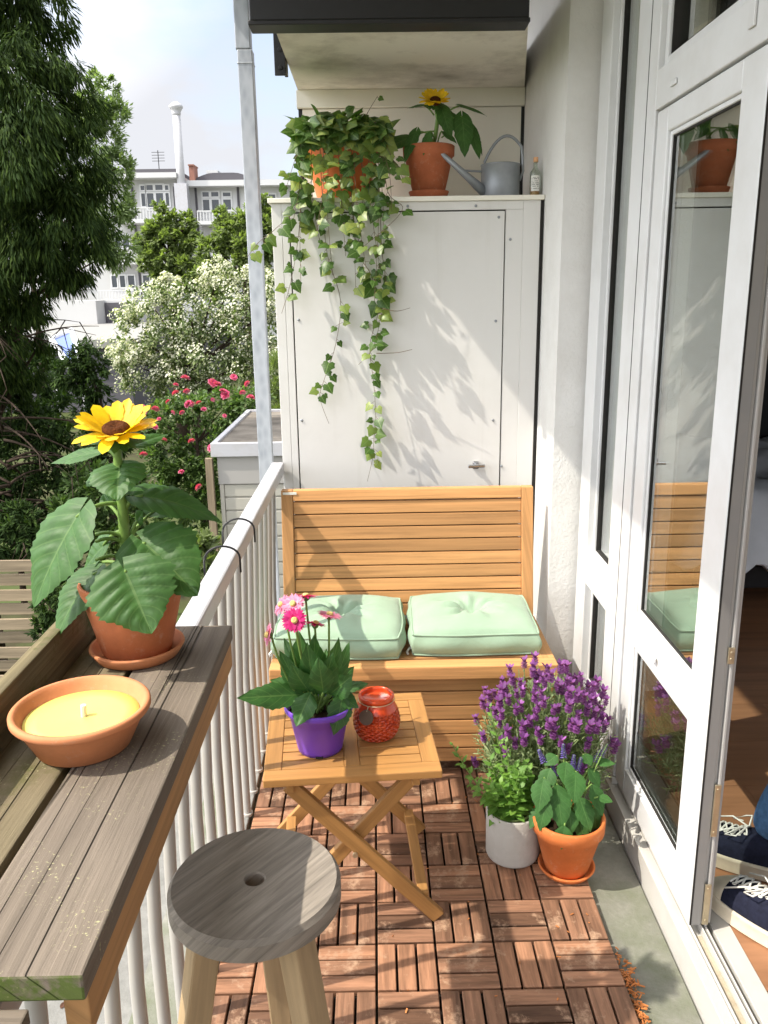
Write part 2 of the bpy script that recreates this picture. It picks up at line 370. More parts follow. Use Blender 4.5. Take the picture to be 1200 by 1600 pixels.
M_ = MT('mint_fabric', 0.9, 0.15); v = M_.coord('Object')
M_.col(M_.ramp(M_.noise(v, 5, 4, .5), [(0.3,(0.275,0.385,0.275)),(0.7,(0.31,0.43,0.31))])); wv = M_.noise(v, 420, 2); 
wr = M_.noise(v, 16, 3, .5, 0.8); M_.bump(M_.math('ADD', M_.math('MULTIPLY', wr, 1.0), M_.math('MULTIPLY', wv, 0.12)), 0.35, 0.008)
M_.b.inputs['Sheen Weight'].default_value = 0.2; m_cushion = M_.m
m_glass = glassmat('window_glass')
m_bottle = glassmat('bottle_glass', (0.90,0.93,0.90), 0.06)
m_oil = plain('amber_oil', (0.45, 0.20, 0.03), 0.2)
m_copper = plain('copper_cap', (0.65, 0.35, 0.17), 0.5)
m_paper = plain('paper_label', (0.78, 0.77, 0.72), 0.8)
m_ink = plain('label_ink', (0.08, 0.08, 0.08), 0.8)
# red candle jar with diamond relief
M_ = MT('red_jar_glass', 0.2, 0.5); M_.b.inputs['Transmission Weight'].default_value = 0.12; v = M_.coord('Object')
M_.col(M_.ramp(M_.noise(v, 30, 3), [(0.3, (0.60,0.050,0.015)), (0.7, (0.80,0.11,0.03))]))
t_ = M_.n('TexCoord'); sx_ = M_.n('SeparateXYZ'); M_.l(t_.outputs['UV'], sx_.inputs[0]); ua = M_.math('MULTIPLY', sx_.outputs[0], 9.0); za = M_.math('MULTIPLY', sx_.outputs[1], 230.0)
hh = M_.math('MULTIPLY', M_.math('SINE', M_.math('ADD', ua, za)), M_.math('SINE', M_.math('SUBTRACT', ua, za))); hm_ = M_.math('MULTIPLY', M_.math('ABSOLUTE', hh), M_.math('LESS_THAN', sx_.outputs[1], 0.083)); M_.bump(hm_, 1.0, 0.006); m_redjar = M_.m
m_redwax = plain('orange_wax', (0.78, 0.20, 0.06), 0.4)
m_tagc = plain('kraft_tag', (0.13, 0.085, 0.06), 0.8)
m_string = plain('string', (0.55, 0.45, 0.30), 0.9)
# plants
m_sunleaf = leafmat('sunflower_leaf', (0.045, 0.120, 0.027), (0.10,0.19,0.055), 0.3, 0.27, 0.5, (0.088,0.19,0.042), 7, 0.35, 0.03)
m_stem = plain('green_stem', (0.17, 0.28, 0.065), 0.55, 0, 0.3, 0.2, 40)
m_petal = leafmat('sunflower_petal', (0.88, 0.56, 0.010), None, 0.1, 0.25, 0.5, (0.92,0.68,0.02))
m_disc = plain('sunflower_disc', (0.075, 0.025, 0.008), 0.9, 0, 0.1, 0.6, 160, 1.0, 200)
m_ivy = leafmat('ivy_leaf', (0.072, 0.150, 0.028), (0.16,0.25,0.08), 0.55, 0.42, 0.4, (0.36,0.42,0.11), 5, 0.5, 0.05)
m_vine = plain('ivy_vine', (0.13, 0.085, 0.045), 0.7)
m_gerleaf = leafmat('gerbera_leaf', (0.040, 0.125, 0.028), (0.11,0.22,0.06), 0.35, 0.25, 0.5, (0.075,0.19,0.04), 6, 0.5, 0.05)
m_pink = leafmat('gerbera_petal', (0.74, 0.025, 0.25), None, 0.15, 0.3, 0.5, (0.80,0.09,0.36))
m_palepink = leafmat('gerbera_pale_petal', (0.82, 0.26, 0.46), None, 0.15, 0.3, 0.5, (0.85,0.40,0.55))
m_yel = plain('gerbera_centre', (0.70, 0.55, 0.20), 0.8, 0, 0.2, 0.3, 90, 0.8, 200)
m_mint = leafmat('mint_leaf', (0.15, 0.31, 0.05), (0.19,0.36,0.08), 0.35, 0.38, 0.5, (0.24,0.42,0.07))
m_lavleaf = leafmat('lavender_leaf', (0.20, 0.27, 0.115), None, 0.4, 0.35, 0.6, (0.34,0.41,0.20))
m_lavflower = leafmat('lavender_bloom', (0.25, 0.065, 0.31), None, 0.5, 0.4, 0.6, (0.52,0.19,0.60))
m_salvia = leafmat('salvia_leaf', (0.045, 0.130, 0.032), (0.085,0.19,0.055), 0.3, 0.25, 0.55, (0.075,0.18,0.042), 7, 0.25, 0.04)
m_salflower = leafmat('salvia_bloom', (0.17, 0.12, 0.45), None, 0.3, 0.25, 0.6, (0.27,0.20,0.58))
# ------------------------------------------------------------------ SETTING: floor, ledge
b = MB(); b.box((-0.60, -2.0, -0.26), (0.73, 4.4, -0.026)); struct('balcony_floor', b, m_conc)
b = MB(); b.box((-1.25, -2.0, -0.24), (-0.603, 3.9, -0.085)); struct('roof_ledge', b, m_ledge)
m_floor = wood('room_floor_wood', (0.36, 0.175, 0.09), dark=0.7, light=1.25, rough=0.4, along=1.5, across=22, var=0.2, bump=0.05)
b = MB()
for i in range(30):
    for j in range(5):
        y0 = -2.5+i*0.27; x0 = 0.867+j*0.9-(i%3)*0.3
        x1 = min(4.6, x0+0.898); x0 = max(0.867, x0)
        if x1 > x0: b.box((x0, y0, -0.10), (x1, y0+0.268, 0.066), 'x')
struct('room_floor', b, m_floor)

# deck tiles: 3 tile columns of 2x2 three-slat squares, plus a cut column along the railing
def square(mb, x0, x1, y0, y1, along, n=3):
    g = 0.006; e = 0.003
    for k in range(n):
        h = rnd.uniform(-0.0015, 0.0005)
        if along == 'y':
            w = (x1-x0)/n; mb.box((x0+k*w+g/2, y0+e, -0.020), (x0+(k+1)*w-g/2, y1-e, h), 'y')
        else:
            w = (y1-y0)/n; mb.box((x0+e, y0+k*w+g/2, -0.020), (x1-e, y0+(k+1)*w-g/2, h), 'x')
DX, DY = -0.320, 1.6416
GT = 'brown three-slat deck tiles'
for tj in range(-4, 4):
    for ti in range(3):
        mb = MB(); gb = MB()
        for a in range(2):
            for c in range(2):
                u = ti*2+a; w = tj*2+c
                square(mb, DX+.15*u, DX+.15*(u+1), DY+.15*w, DY+.15*(w+1), 'y' if (u+w) % 2 == 0 else 'x')
        c0 = (DX+.3*ti+.15, DY+.3*tj+.15, -0.025)
        t = thing('deck_tile', c0, 'square click-together deck tile of weathered brown slats on the balcony floor', 'deck tile', GT)
        obj('slats', mb, m_deck, t, bevel=0.0018, seg=1)
        gb.box((c0[0]-.149, c0[1]-.149, -0.0255), (c0[0]+.149, c0[1]+.149, -0.0215)); obj('base_grid', gb, m_gap, t)
for tj in range(-4, 4):
    mb = MB(); gb = MB(); x0, x1 = -0.415, DX
    for c in range(2):
        w = tj*2+c; y0, y1 = DY+.15*w, DY+.15*(w+1)
        if (w % 2) == 0: square(mb, x0, x1, y0, y1, 'x')
        else: square(mb, x0, x1, y0, y1, 'y', 2)
    c0 = ((x0+x1)/2, DY+.3*tj+.15, -0.025)
    t = thing('cut_deck_tile', c0, 'narrow sawn-off strip of brown deck tile along the balusters', 'deck tile', 'sawn-off deck tile strips')
    obj('slats', mb, m_deck, t, bevel=0.0018, seg=1)
    gb.box((x0, c0[1]-.149, -0.0255), (x1, c0[1]+.149, -0.0215)); obj('base_grid', gb, m_gap, t)

# ------------------------------------------------------------------ HOUSE: wall, slab, window, door
house = thing('house', (0.9, 2.0, 0), 'white plastered house wall with tall white framed window and glazed door', 'house')
b = MB()
b.box((0.655, 3.04, -0.26), (1.1, 4.4, 4.2))            # pier, its side is the cabinet's neighbour
b.box((0.86, 3.021, -0.26), (1.1, 3.039, 4.2))
b.box((0.768, -2.5, 2.75), (1.1, 3.035, 4.2))
obj('wall', b, m_wall, house)
b = MB()   # near slab of the upper balcony, lower ceiling panel at the far end
b.box((-0.79, -2.5, 3.00), (0.765, 3.036, 3.18)); b.box((-0.79, 3.0365, 3.001), (0.653, 4.3, 3.179)); obj('upper_balcony_slab', b, m_ceil, house)
b = MB()
z0, z1 = 2.44, 2.58
pl = [(-0.305,2.955),(0.505,2.955),(0.652,3.87),(0.652,4.3),(-0.305,4.3)]
k = len(pl); b.add([(x,y,z0) for x,y in pl]+[(x,y,z1) for x,y in pl], [tuple(range(k-1,-1,-1)), tuple(range(k,2*k))]+[(i,(i+1)%k,(i+1)%k+k,i+k) for i in range(k)])
ce = obj('ceiling_panel', b, m_ceil, house)
b = MB(); b.box((-0.366, 2.865, 2.425), (0.492, 2.95, 2.86)); b.box((-0.372, 2.860, 2.411), (0.495, 2.953, 2.4245))
obj('fascia_beam', b, m_dark, house, bevel=0.003)
b = MB(); b.box((0.500, 2.90, 2.50), (0.56, 2.93, 2.86)); obj('bracket_board', b, m_grey_wood, house)
b = MB(); b.box((-0.348, 3.36, 2.385), (-0.3075, 3.372, 2.60)); b.box((-0.320, 3.3725, 2.40), (-0.3075, 3.46, 2.52))
for z in (2.41, 2.47): b.tube([(-0.326,3.355,z),(-0.326,3.362,z)], 0.008, 8)
obj('steel_bracket', b, m_dark, house, bevel=0.002)

XF = 0.755   # outer face of the frames
def ring(mb, y0, y1, z0, z1, w, x0, x1, wt=None, wb=None):
    """rectangular frame in a plane of constant X; w = side widths"""
    wt = w if wt is None else wt; wb = w if wb is None else wb
    mb.box((x0, y0, z0), (x1, y0+w, z1), 'z'); mb.box((x0, y1-w, z0), (x1, y1, z1), 'z')
    mb.box((x0+.0005, y0+w, z1-wt), (x1-.0005, y1-w, z1), 'y'); mb.box((x0+.0005, y0+w, z0), (x1-.0005, y1-w, z0+wb), 'y')
def inset(mb, y0, y1, z0, z1, w, x0, x1):
    """glazing bead: smaller ring set back behind the frame"""
    ring(mb, y0, y1, z0, z1, w, x0, x1)
# fixed window beside the door
wn = bpy.data.objects.new('window', None); link(wn, house)
b = MB(); ytop = 2.74
b.box((XF, 2.885, 0.085), (XF+.075, 3.012, ytop), 'z'); b.box((XF, 2.545, 0.085), (XF+.075, 2.603, ytop), 'z')
b.box((XF+.0006, 2.603, 0.575), (XF+.0745, 2.885, 0.688), 'y'); b.box((XF+.0006, 2.603, 0.085), (XF+.0745, 2.885, 0.185), 'y')
b.box((XF+.0006, 2.603, 2.66), (XF+.0745, 2.885, ytop), 'y')
obj('frame', b, m_white, wn, bevel=0.003)
b = MB(); inset(b, 2.603, 2.885, 0.688, 2.66, 0.013, XF+.022, XF+.06); inset(b, 2.603, 2.885, 0.185, 0.575, 0.013, XF+.026, XF+.06)
obj('glazing_bead', b, m_white, wn, bevel=0.003)
b = MB(); inset(b, 2.616, 2.872, 0.701, 2.647, 0.004, XF+.031, XF+.056); inset(b, 2.616, 2.872, 0.198, 0.562, 0.004, XF+.031, XF+.056)
obj('rubber_seal', b, m_gap, wn)
b = MB(); b.box((XF+.040, 2.62, 0.703), (XF+.046, 2.868, 2.645)); b.box((XF+.040, 2.62, 0.2), (XF+.046, 2.868, 0.56)); obj('pane', b, m_glass, wn)
# post between window and door, transom bar, transom window
b = MB(); b.box((XF-.004, 2.396, 0.085), (XF+.085, 2.543, ytop), 'z'); 
b.box((XF-.0035, -1.2, 2.068), (XF+.085, 2.396, 2.166), 'y'); b.box((XF-.0035, -1.2, 2.68), (XF+.0845, 2.396, ytop), 'y')
obj('door_frame', b, m_white, house, bevel=0.003)
b = MB(); b.box((XF-.0052, 2.468, 0.09), (XF-.0035, 2.4705, 2.73)); obj('frame_joint', b, m_gap, house)
tw = bpy.data.objects.new('transom_window', None); link(tw, house)
b = MB(); ring(b, 0.75, 2.396, 2.166, 2.68, 0.026, XF+.012, XF+.07); obj('frame', b, m_white, tw, bevel=0.003)
b = MB(); ring(b, 0.776, 2.370, 2.192, 2.654, 0.006, XF+.02, XF+.06); obj('rubber_seal', b, m_gap, tw)
b = MB(); b.box((XF+.040, 0.78, 2.196), (XF+.046, 2.366, 2.65)); obj('pane', b, m_glass, tw)
for q0, q1 in (((XF-.010, 2.235, 2.098), (XF-.004, 2.275, 2.112)), ((XF-.010, 1.80, 2.105), (XF-.004, 1.83, 2.16))):
    b = MB(); b.box(q0, q1); obj('frame_clip', b, m_white, tw, bevel=0.002)
# door leaf
dr = bpy.data.objects.new('door', None); link(dr, house)
b = MB(); y0, y1, z0, z1 = 1.738, 2.388, 0.082, 2.062; x0, x1 = XF+.001, XF+.030
b.box((x0, y0, z0), (x1, 1.858, z1), 'z'); b.box((x0, 2.302, z0), (x1, y1, z1), 'z')
b.box((x0+.0005, 1.858, 2.002), (x1-.0005, 2.302, z1), 'y'); b.box((x0+.0005, 1.858, 0.582), (x1-.0005, 2.302, 0.690), 'y'); b.box((x0+.0005, 1.858, z0), (x1-.0005, 2.302, 0.172), 'y')
obj('leaf_frame', b, m_white, dr, bevel=0.004)
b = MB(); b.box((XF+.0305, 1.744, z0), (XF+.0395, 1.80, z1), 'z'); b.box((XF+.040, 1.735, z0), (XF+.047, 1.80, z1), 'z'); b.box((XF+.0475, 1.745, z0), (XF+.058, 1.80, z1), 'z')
obj('rebate', b, m_rebate_shade, dr, bevel=0.0015)
b = MB(); b.box((XF+.0065, 1.7355, z0+.004), (XF+.0295, 1.7375, z1-.004), 'z'); obj('edge_shade_strip', b, m_edge_shade, dr)  # thin grey strip laid over the leaf's end face as painted shade
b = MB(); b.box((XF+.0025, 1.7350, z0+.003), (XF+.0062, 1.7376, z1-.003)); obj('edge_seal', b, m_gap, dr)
b = MB(); inset(b, 1.858, 2.302, 0.690, 2.002, 0.012, XF+.009, XF+.029); inset(b, 1.858, 2.302, 0.172, 0.582, 0.012, XF+.009, XF+.029); obj('glazing_bead', b, m_white, dr, bevel=0.003)
b = MB(); inset(b, 1.870, 2.290, 0.702, 1.990, 0.004, XF+.014, XF+.028); inset(b, 1.870, 2.290, 0.184, 0.570, 0.004, XF+.014, XF+.028); obj('rubber_seal', b, m_gap, dr)
b = MB(); b.box((XF+.018, 1.874, 0.705), (XF+.024, 2.286, 1.987)); b.box((XF+.018, 1.874, 0.188), (XF+.024, 2.286, 0.567)); obj('pane', b, m_glass, dr)
for za, zb in ((0.09, 0.205), (0.34, 0.48), (0.79, 0.83)):
    b = MB(); b.box((XF+.031, 1.730, za), (XF+.046, 1.7345, zb))
    for zz in (za+.012, zb-.012): b.tube([(XF+.0385,1.7305,zz),(XF+.0385,1.7285,zz)], .004, 8)
    obj('latch_plate', b, m_brass, dr, bevel=0.002)
b = MB(); b.tube([(XF+.002, 2.10, .640), (XF-.010, 2.10, .634)], .007, 10); b.box((XF-.012, 2.085, .628), (XF-.004, 2.115, .64)); obj('drain_cap', b, m_white, dr, bevel=0.002)
# threshold with rebate tracks
b = MB(); b.box((0.735, -1.2, -0.24), (0.765, 3.036, 0.060), 'y'); b.box((0.745, 2.39, 0.060), (0.80, 3.018, 0.0845), 'y')
b.box((0.7655, -1.2, -0.2), (0.818, 2.39, 0.050), 'y'); b.box((0.8185, -1.2, -0.2), (0.8665, 3.03, 0.068), 'y')
b.box((0.766, -1.2, 0.050), (0.7705, 2.39, 0.066), 'y'); b.box((0.7905, -1.2, 0.050), (0.7945, 2.39, 0.074), 'y'); b.box((0.8005, -1.2, 0.050), (0.805, 2.39, 0.074), 'y')
obj('threshold', b, m_sill, house, bevel=0.003)
b = MB(); b.box((0.771, -1.2, 0.0505), (0.790, 1.735, 0.0535), 'y'); obj('threshold_track', b, m_track, house)
# the room behind
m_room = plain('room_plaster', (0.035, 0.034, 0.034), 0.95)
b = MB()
b.box((4.6, -2.6, -0.1), (4.7, -1.5, 2.9)); b.box((4.6, 3.2, -0.1), (4.7, 5.7, 2.9)); b.box((4.6, -1.5, -0.1), (4.7, 3.2, 0.7)); b.box((4.6, -1.5, 2.5), (4.7, 3.2, 2.9)); b.box((1.1, 5.6, -0.1), (4.6, 5.7, 2.9)); b.box((3.9, -2.6, -0.1), (4.6, -2.5, 2.9)); b.box((0.93, -2.6, 2.6), (3.9, -2.5, 2.9)); b.box((0.86, -2.5, 2.755), (4.6, 5.6, 2.9))  # openings in these unseen walls are added to let fill light reach the bed
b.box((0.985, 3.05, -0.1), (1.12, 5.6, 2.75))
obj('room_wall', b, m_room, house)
# bed inside
bed = thing('bed', (2.25, 4.6, 0.066), 'bed with rumpled white duvet hanging over its edge in the dark room', 'bed')
b = MB()
nx, ny = 40, 44; X0, X1, Y0, Y1 = 1.40, 3.1, 3.72, 5.45
vs = []; uv = []
for j in range(ny+1):
    for i in range(nx+1):
        u = i/nx; w = j/ny; x = X0+(X1-X0)*u; y = Y0+(Y1-Y0)*w; z = 0.66
        z += 0.02*math.sin(9*u+5*w)+0.015*math.sin(23*w-11*u)+0.01*math.sin(31*u+17*w)
        e = min(u*(X1-X0), w*(Y1-Y0), (1-u)*(X1-X0))
        if e < 0.22: z -= (0.22-e)**1.2*1.75*(1+0.25*math.sin(14*w+6*u)+.12*math.sin(47*u+3*w))
        vs.append((x, y, z)); uv.append((u, w))
b.add(vs, [(j*(nx+1)+i, j*(nx+1)+i+1, (j+1)*(nx+1)+i+1, (j+1)*(nx+1)+i) for j in range(ny) for i in range(nx)], uv)
m_duvet = plain('white_duvet', (0.84, 0.86, 0.90), 0.9, 0, 0.2, 0.05, 6, 0.4, 14)
du = obj('duvet', b, m_duvet, bed, smooth=True); so = du.modifiers.new('thick', 'SOLIDIFY'); so.thickness = 0.03
b = MB(); b.box((1.56, 3.88, 0.30), (2.98, 5.42, 0.60)); obj('mattress', b, m_duvet, bed, bevel=0.03)
b = MB(); b.box((1.54, 3.86, 0.18), (3.0, 5.44, 0.29))
for x in (1.60, 2.94):
    for y in (3.92, 5.38): b.box((x-.03, y-.03, 0.066), (x+.03, y+.03, 0.18))
obj('bed_frame', b, m_dark, bed, bevel=0.004)

# ------------------------------------------------------------------ railing, pole, cabinet
ra = thing('railing', (-0.40, 1.5, 0), 'white metal balcony railing with flat handrail and round balusters', 'railing')
b = MB(); b.box((-0.427, -1.5, 0.902), (-0.377, 3.352, 0.950), 'y'); obj('handrail', b, m_rail, ra, bevel=0.006)
b = MB(); b.box((-0.462, -1.5, -0.026), (-0.424, 3.352, 0.004), 'y'); obj('kerb_strip', b, m_ledge, ra, bevel=0.004)
bal0 = None
for i in range(31):
    y = 3.235 - 0.127*i
    if bal0 is None:
        b = MB(); b.tube([(-0.432, y, 0.002), (-0.432, y, 0.45), (-0.414, y, 0.903)], 0.0125, 14); b.lathe([(0.018,0.0035),(0.018,0.012),(0.013,0.014)], (-0.432, y, 0), 14)
        bal0 = obj('baluster', b, m_balu, ra, origin=(-0.432, y, 0)); auto_smooth(bal0)
    else:
        c = bal0.copy(); C.objects.link(c); c.location = V3((-0.432, y, 0))-ra.location
b = MB()
for k in range(2):
    pass
for i, (px, py, Yh) in enumerate(((384, 838, 2.33), (366, 886, 2.06))):
    pts = [(-0.446+0.0, Yh-.02, 0.90), (-0.446, Yh-.015, 0.955)]
    for k in range(13):
        t = math.pi*(1-k/12); pts.append((-0.402+0.044*math.cos(t), Yh-.012+0.02*k/12, 0.955+0.034*math.sin(t)))
    pts.append((-0.358, Yh+.008, 0.915))
    b = MB(); b.tube(pts, 0.0028, 8)
    tag(obj('wire_hook', b, m_black, None, smooth=True, origin=(-0.402, Yh, 0.955)), ('thin black wire hook over the handrail, farther one toward the bench' if i == 0 else 'thin black wire hook over the handrail, closer one beside the sunflower pot'), 'hook', 'black wire hooks on the handrail')
# galvanised pole outside the railing
pX, pY = at(413, 660, Y=3.80).x, 3.80
b = MB(); w = .031
zj = at(375, 80, Y=3.80).z; b.box((pX-w, pY-w, -2.0), (pX+w, pY+w, zj), 'z'); b.box((pX-w-.0025, pY-w-.0025, zj-.055), (pX+w+.0025, pY+w+.0025, zj-.047), 'z'); b.box((pX-w-.006, pY-w, zj+.0015), (pX+w-.006, pY+w, 4.6), 'z')
pole = obj('support_pole', b, m_galv, None, bevel=0.004, origin=(pX, pY, -2.0)); tag(pole, 'tall square galvanised steel post standing outside the railing', 'post')

cab = thing('storage_cabinet', (0.14, 3.6, -0.02), 'tall white balcony cabinet with screwed door panel behind the wooden bench', 'cabinet')
YC = 3.36
b = MB()
b.box((-0.383, YC, -0.02), (-0.345, YC+.52, 1.944), 'z'); b.box((0.575, YC, -0.02), (0.640, YC+.52, 1.944), 'z')
b.box((-0.345, YC+.0005, 1.912), (0.575, YC+.03, 1.944), 'x'); b.box((-0.345, YC+.0006, -0.02), (-0.318, YC+.03, 1.912), 'z'); b.box((0.508, YC+.0006, -0.02), (0.575, YC+.03, 1.912), 'z')
b.box((-0.345, YC+.5, -0.02), (0.575, YC+.52, 1.944))
obj('carcass', b, m_cab, cab, bevel=0.002)
b = MB(); b.box((-0.3125, YC-.002, 0.05), (0.5035, YC+.018, 1.9065), 'z'); obj('door', b, m_cab, cab, bevel=0.0015)
b = MB(); b.box((-0.318, YC+.012, 0.03), (0.508, YC+.016, 1.912)); obj('door_gap', b, m_gap, cab)
b = MB(); b.box((0.6405, YC+.001, -0.02), (0.651, YC+.5, 1.944)); obj('side_trim', b, m_gap, cab)
b = MB(); b.box((-0.395, YC-.012, 1.9445), (0.653, YC+.53, 1.962), 'x'); obj('top_plate', b, m_cream, cab, bevel=0.002)
for (x, z) in ((.134,1.928),(.393,1.926),(-.14,1.93),(.481,1.884),(.527,1.803),(.477,1.498),(.474,1.107),(-.296,1.514),(-.299,1.119),(.512,.917)):
    b = MB(); y = YC-.002 if -.31 < x < .5 and z < 1.905 else YC
    b.lathe([(0.0055,0),(0.0052,0.0025),(0.003,0.004),(0.00001,0.004)], (0,0,0), 12)
    b.v = [V3((x+p.x, y-p.z, z+p.y)) for p in b.v]; obj('screw', b, m_steel, cab, smooth=True)
b = MB(); hx, hz = 0.405, 0.925
b.box((hx-.012, YC-.012, hz-.016), (hx+.014, YC-.002, hz+.016)); b.tube([(hx, YC-.004, hz), (hx, YC-.034, hz)], .008, 12)
b.beam((hx-.034, YC-.036, hz), (hx+.036, YC-.036, hz+.002), .018, .012)
obj('handle', b, m_chrome, cab, bevel=0.003)
pn = thing('partition_panel', (0.16, 3.88, 1.96), 'cream boarded partition panel above the cabinet shelf', 'panel')
b = MB(); b.box((-0.290, 3.862, 1.80), (0.640, 3.89, 2.368)); obj('board', b, m_cream, pn, bevel=0.002)
b = MB(); b.box((-0.312, 3.845, 2.370), (0.652, 3.89, 2.4395), 'x'); obj('top_rail', b, m_cream, pn, bevel=0.002)
b = MB(); b.box((0.6405, 3.866, 1.80), (0.6545, 3.888, 2.369)); b.box((-0.307, 3.866, 1.80), (-0.2905, 3.888, 2.369)); obj('edge_post', b, m_dark, pn)

# ------------------------------------------------------------------ bench and cushions
bn = thing('storage_bench', (0.11, 2.8, 0), 'slatted teak storage bench with tall backrest against the white cabinet', 'bench')
BX0, BX1 = -0.365, 0.588
b = MB(); YS0, YS1 = 2.525, 2.955
n = 5
for k in range(n):
    w = (YS1-YS0-.07)/n; b.box((BX0+.0605, YS0+.07+k*w+.004, .400), (BX1-.0605, YS0+.07+(k+1)*w, .4195), 'x')
obj('seat_slats', b, m_teak, bn, bevel=0.002)
b = MB(); b.box((BX0, YS0+.0605, .400), (BX0+.06, YS1, .421), 'y'); b.box((BX1-.06, YS0+.0605, .400), (BX1, YS1, .421), 'y'); b.box((BX0, YS0, .3735), (BX1, YS0+.06, .421), 'x')
obj('seat_frame', b, m_teak, bn, bevel=0.004)
b = MB()
for k in range(6):
    h = (.372-.055)/6; b.box((BX0+.045, YS0+.024, .055+k*h+.0025), (BX1-.045, YS0+.042, .055+(k+1)*h-.0025), 'x')
obj('front_panel', b, m_teak, bn, bevel=0.002)
b = MB(); b.box((BX0+.05, YS0+.045, .06), (BX1-.05, YS0+.05, .37)); b.box((BX0+.05, YS1-.02, .06), (BX1-.05, YS1-.01, .39)); obj('lining', b, m_gap, bn)
for x in (BX0+.003, BX1-.046):
    for y in (YS0+.006, YS1-.06):
        b = MB(); b.box((x, y, -.001), (x+.043, y+.05, .3725), 'z'); obj('leg', b, m_teak, bn, bevel=0.003)
for x in (BX0+.012, BX1-.03):
    b = MB()
    for k in range(6):
        h = (.372-.055)/6; b.box((x, YS0+.06, .055+k*h+.0025), (x+.018, YS1-.065, .055+(k+1)*h-.0025), 'y')
    obj('side_panel', b, m_teak, bn, bevel=0.002)
# backrest: leans slightly back
def bk(x, s, d): return V3((x, 3.00+.085*s/.5+d, .405+s*.985))
def bkbox(mb, xa, xb, sa, sb, d0, d1, g):
    vs = [bk(xa,sa,d0),bk(xb,sa,d0),bk(xb,sa,d1),bk(xa,sa,d1),bk(xa,sb,d0),bk(xb,sb,d0),bk(xb,sb,d1),bk(xa,sb,d1)]
    uv = [((p.x, p.z) if g == 'x' else (p.z, p.x+p.y)) for p in vs]
    mb.add(vs, [(3,2,1,0),(4,5,6,7),(0,1,5,4),(1,2,6,5),(2,3,7,6),(3,0,4,7)], uv)
b = MB(); bkbox(b, BX0+.002, BX0+.046, -.38, .496, -.006, .028, 'z'); bkbox(b, BX1-.040, BX1+.004, -.38, .496, -.006, .028, 'z'); bkbox(b, BX0+.0465, BX1-.0405, .455, .496, -.005, .027, 'x')
obj('backrest_frame', b, m_teak, bn, bevel=0.003)
b = MB()
for k in range(9):
    h = .0497; bkbox(b, BX0+.0467, BX1-.0407, .0065+k*h, .0065+(k+1)*h-.0045, .002, .018, 'x')
obj('backrest_slats', b, m_teak, bn, bevel=0.002)
b = MB(); bkbox(b, BX0+.05, BX1-.05, .01, .45, .020, .024, 'x'); obj('backing', b, m_gap, bn)
b = MB(); p = bk(-.33, .485, -.008); b.box((p.x-.026, p.y-.0015, p.z-.004), (p.x+.026, p.y+.001, p.z+.005)); obj('care_tag', b, m_paper, bn)

def cushion(cx, cy, w, d, h, rz, label, seed):
    rr = random.Random(seed); z0 = .4205
    t = thing('seat_cushion', (cx, cy, z0), label, 'cushion', 'mint green cushions on the bench')
    M = Matrix.Rotation(rz, 3, 'Z'); N = 40; b = MB(); vs = []; uv = []
    def outline(u, v):      # square with rounded bulging sides
        x = u*(1-.05*v*v+.02*math.sin(3*v+seed)); y = v*(1-.05*u*u+.02*math.sin(3*u+2*seed)); return x*w/2, y*d/2
    def top(u, v):
        e = (1-abs(u)**3.2)*(1-abs(v)**3.2); r = math.hypot(u, v); a = math.atan2(v, u)
        dim = math.exp(-(r/.2)**2); pleat = .085*math.cos(9*a+seed+.6*math.sin(3*a))*math.exp(-((r-.27)/.22)**2) + .05*math.cos(4*a)*math.exp(-((r-.5)/.3)**2)
        wob = .03*math.sin(5*u+3*v+seed)+.02*math.sin(9*v-4*u)
        return h*(.70+.34*e**.5 - .36*dim + pleat + wob*e)
    for j in range(N+1):
        for i in range(N+1):
            u = 2*i/N-1; v = 2*j/N-1; x, y = outline(u, v); vs.append(M@V3((x, y, 0))+V3((cx, cy, z0+top(u, v)))); uv.append((x, y))
    fs = [(j*(N+1)+i, j*(N+1)+i+1, (j+1)*(N+1)+i+1, (j+1)*(N+1)+i) for j in range(N) for i in range(N)]
    b.add(vs, fs, uv)
    per = [(i, 0) for i in range(N)]+[(N, j) for j in range(N)]+[(N-i, N) for i in range(N)]+[(0, N-j) for j in range(N)]
    K = len(per); L = 8; vs = []; uv = []
    for l in range(L+1):
        s = l/L
        for (i, j) in per:
            u = 2*i/N-1; v = 2*j/N-1; x, y = outline(u, v); zt = top(u, v)
            bul = 1+.065*math.sin(math.pi*s)*(1+.3*math.sin(7*(u-v)+seed)); vs.append(M@V3((x*bul, y*bul, 0))+V3((cx, cy, z0+.006+(zt-.006)*s))); uv.append(((u+v)*w/2, s*h))
    b.add(vs, [(l*K+k, l*K+(k+1)%K, (l+1)*K+(k+1)%K, (l+1)*K+k) for l in range(L) for k in range(K)]+[tuple(range(K-1,-1,-1))], uv)
    co = obj('cover', b, m_cushion, t, smooth=True)
    for zz in (0, 1):
        pts = []
        for (i, j) in per+[per[0]]:
            u = 2*i/N-1; v = 2*j/N-1; x, y = outline(u, v); pts.append(M@V3((x*1.008, y*1.008, 0))+V3((cx, cy, z0+(top(u, v) if zz else .0065))))
        b = MB(); b.tube(pts, .0036, 6, False); obj('piping', b, m_cushion, co, smooth=True)
    b = MB(); b.ball((cx, cy, z0+top(0,0)+.002), .008, 10, 6, (1,1,.5)); obj('button', b, m_cushion, t, smooth=True)
    b = MB(); p = M@V3((-w/2*.98, -d/2*.75, 0))+V3((cx, cy, z0))
    b.tube([p+V3((0,0,.012)), p+V3((-.012,-.006,.016)), p+V3((-.022,-.016,.006)), p+V3((-.018,-.028,.003))], .004, 6); obj('tie', b, m_paper, t, smooth=True)
cushion(-0.135, 2.785, .43, .39, .108, R(-3), 'mint green box cushion on the left, partly behind the pink gerbera', 3)
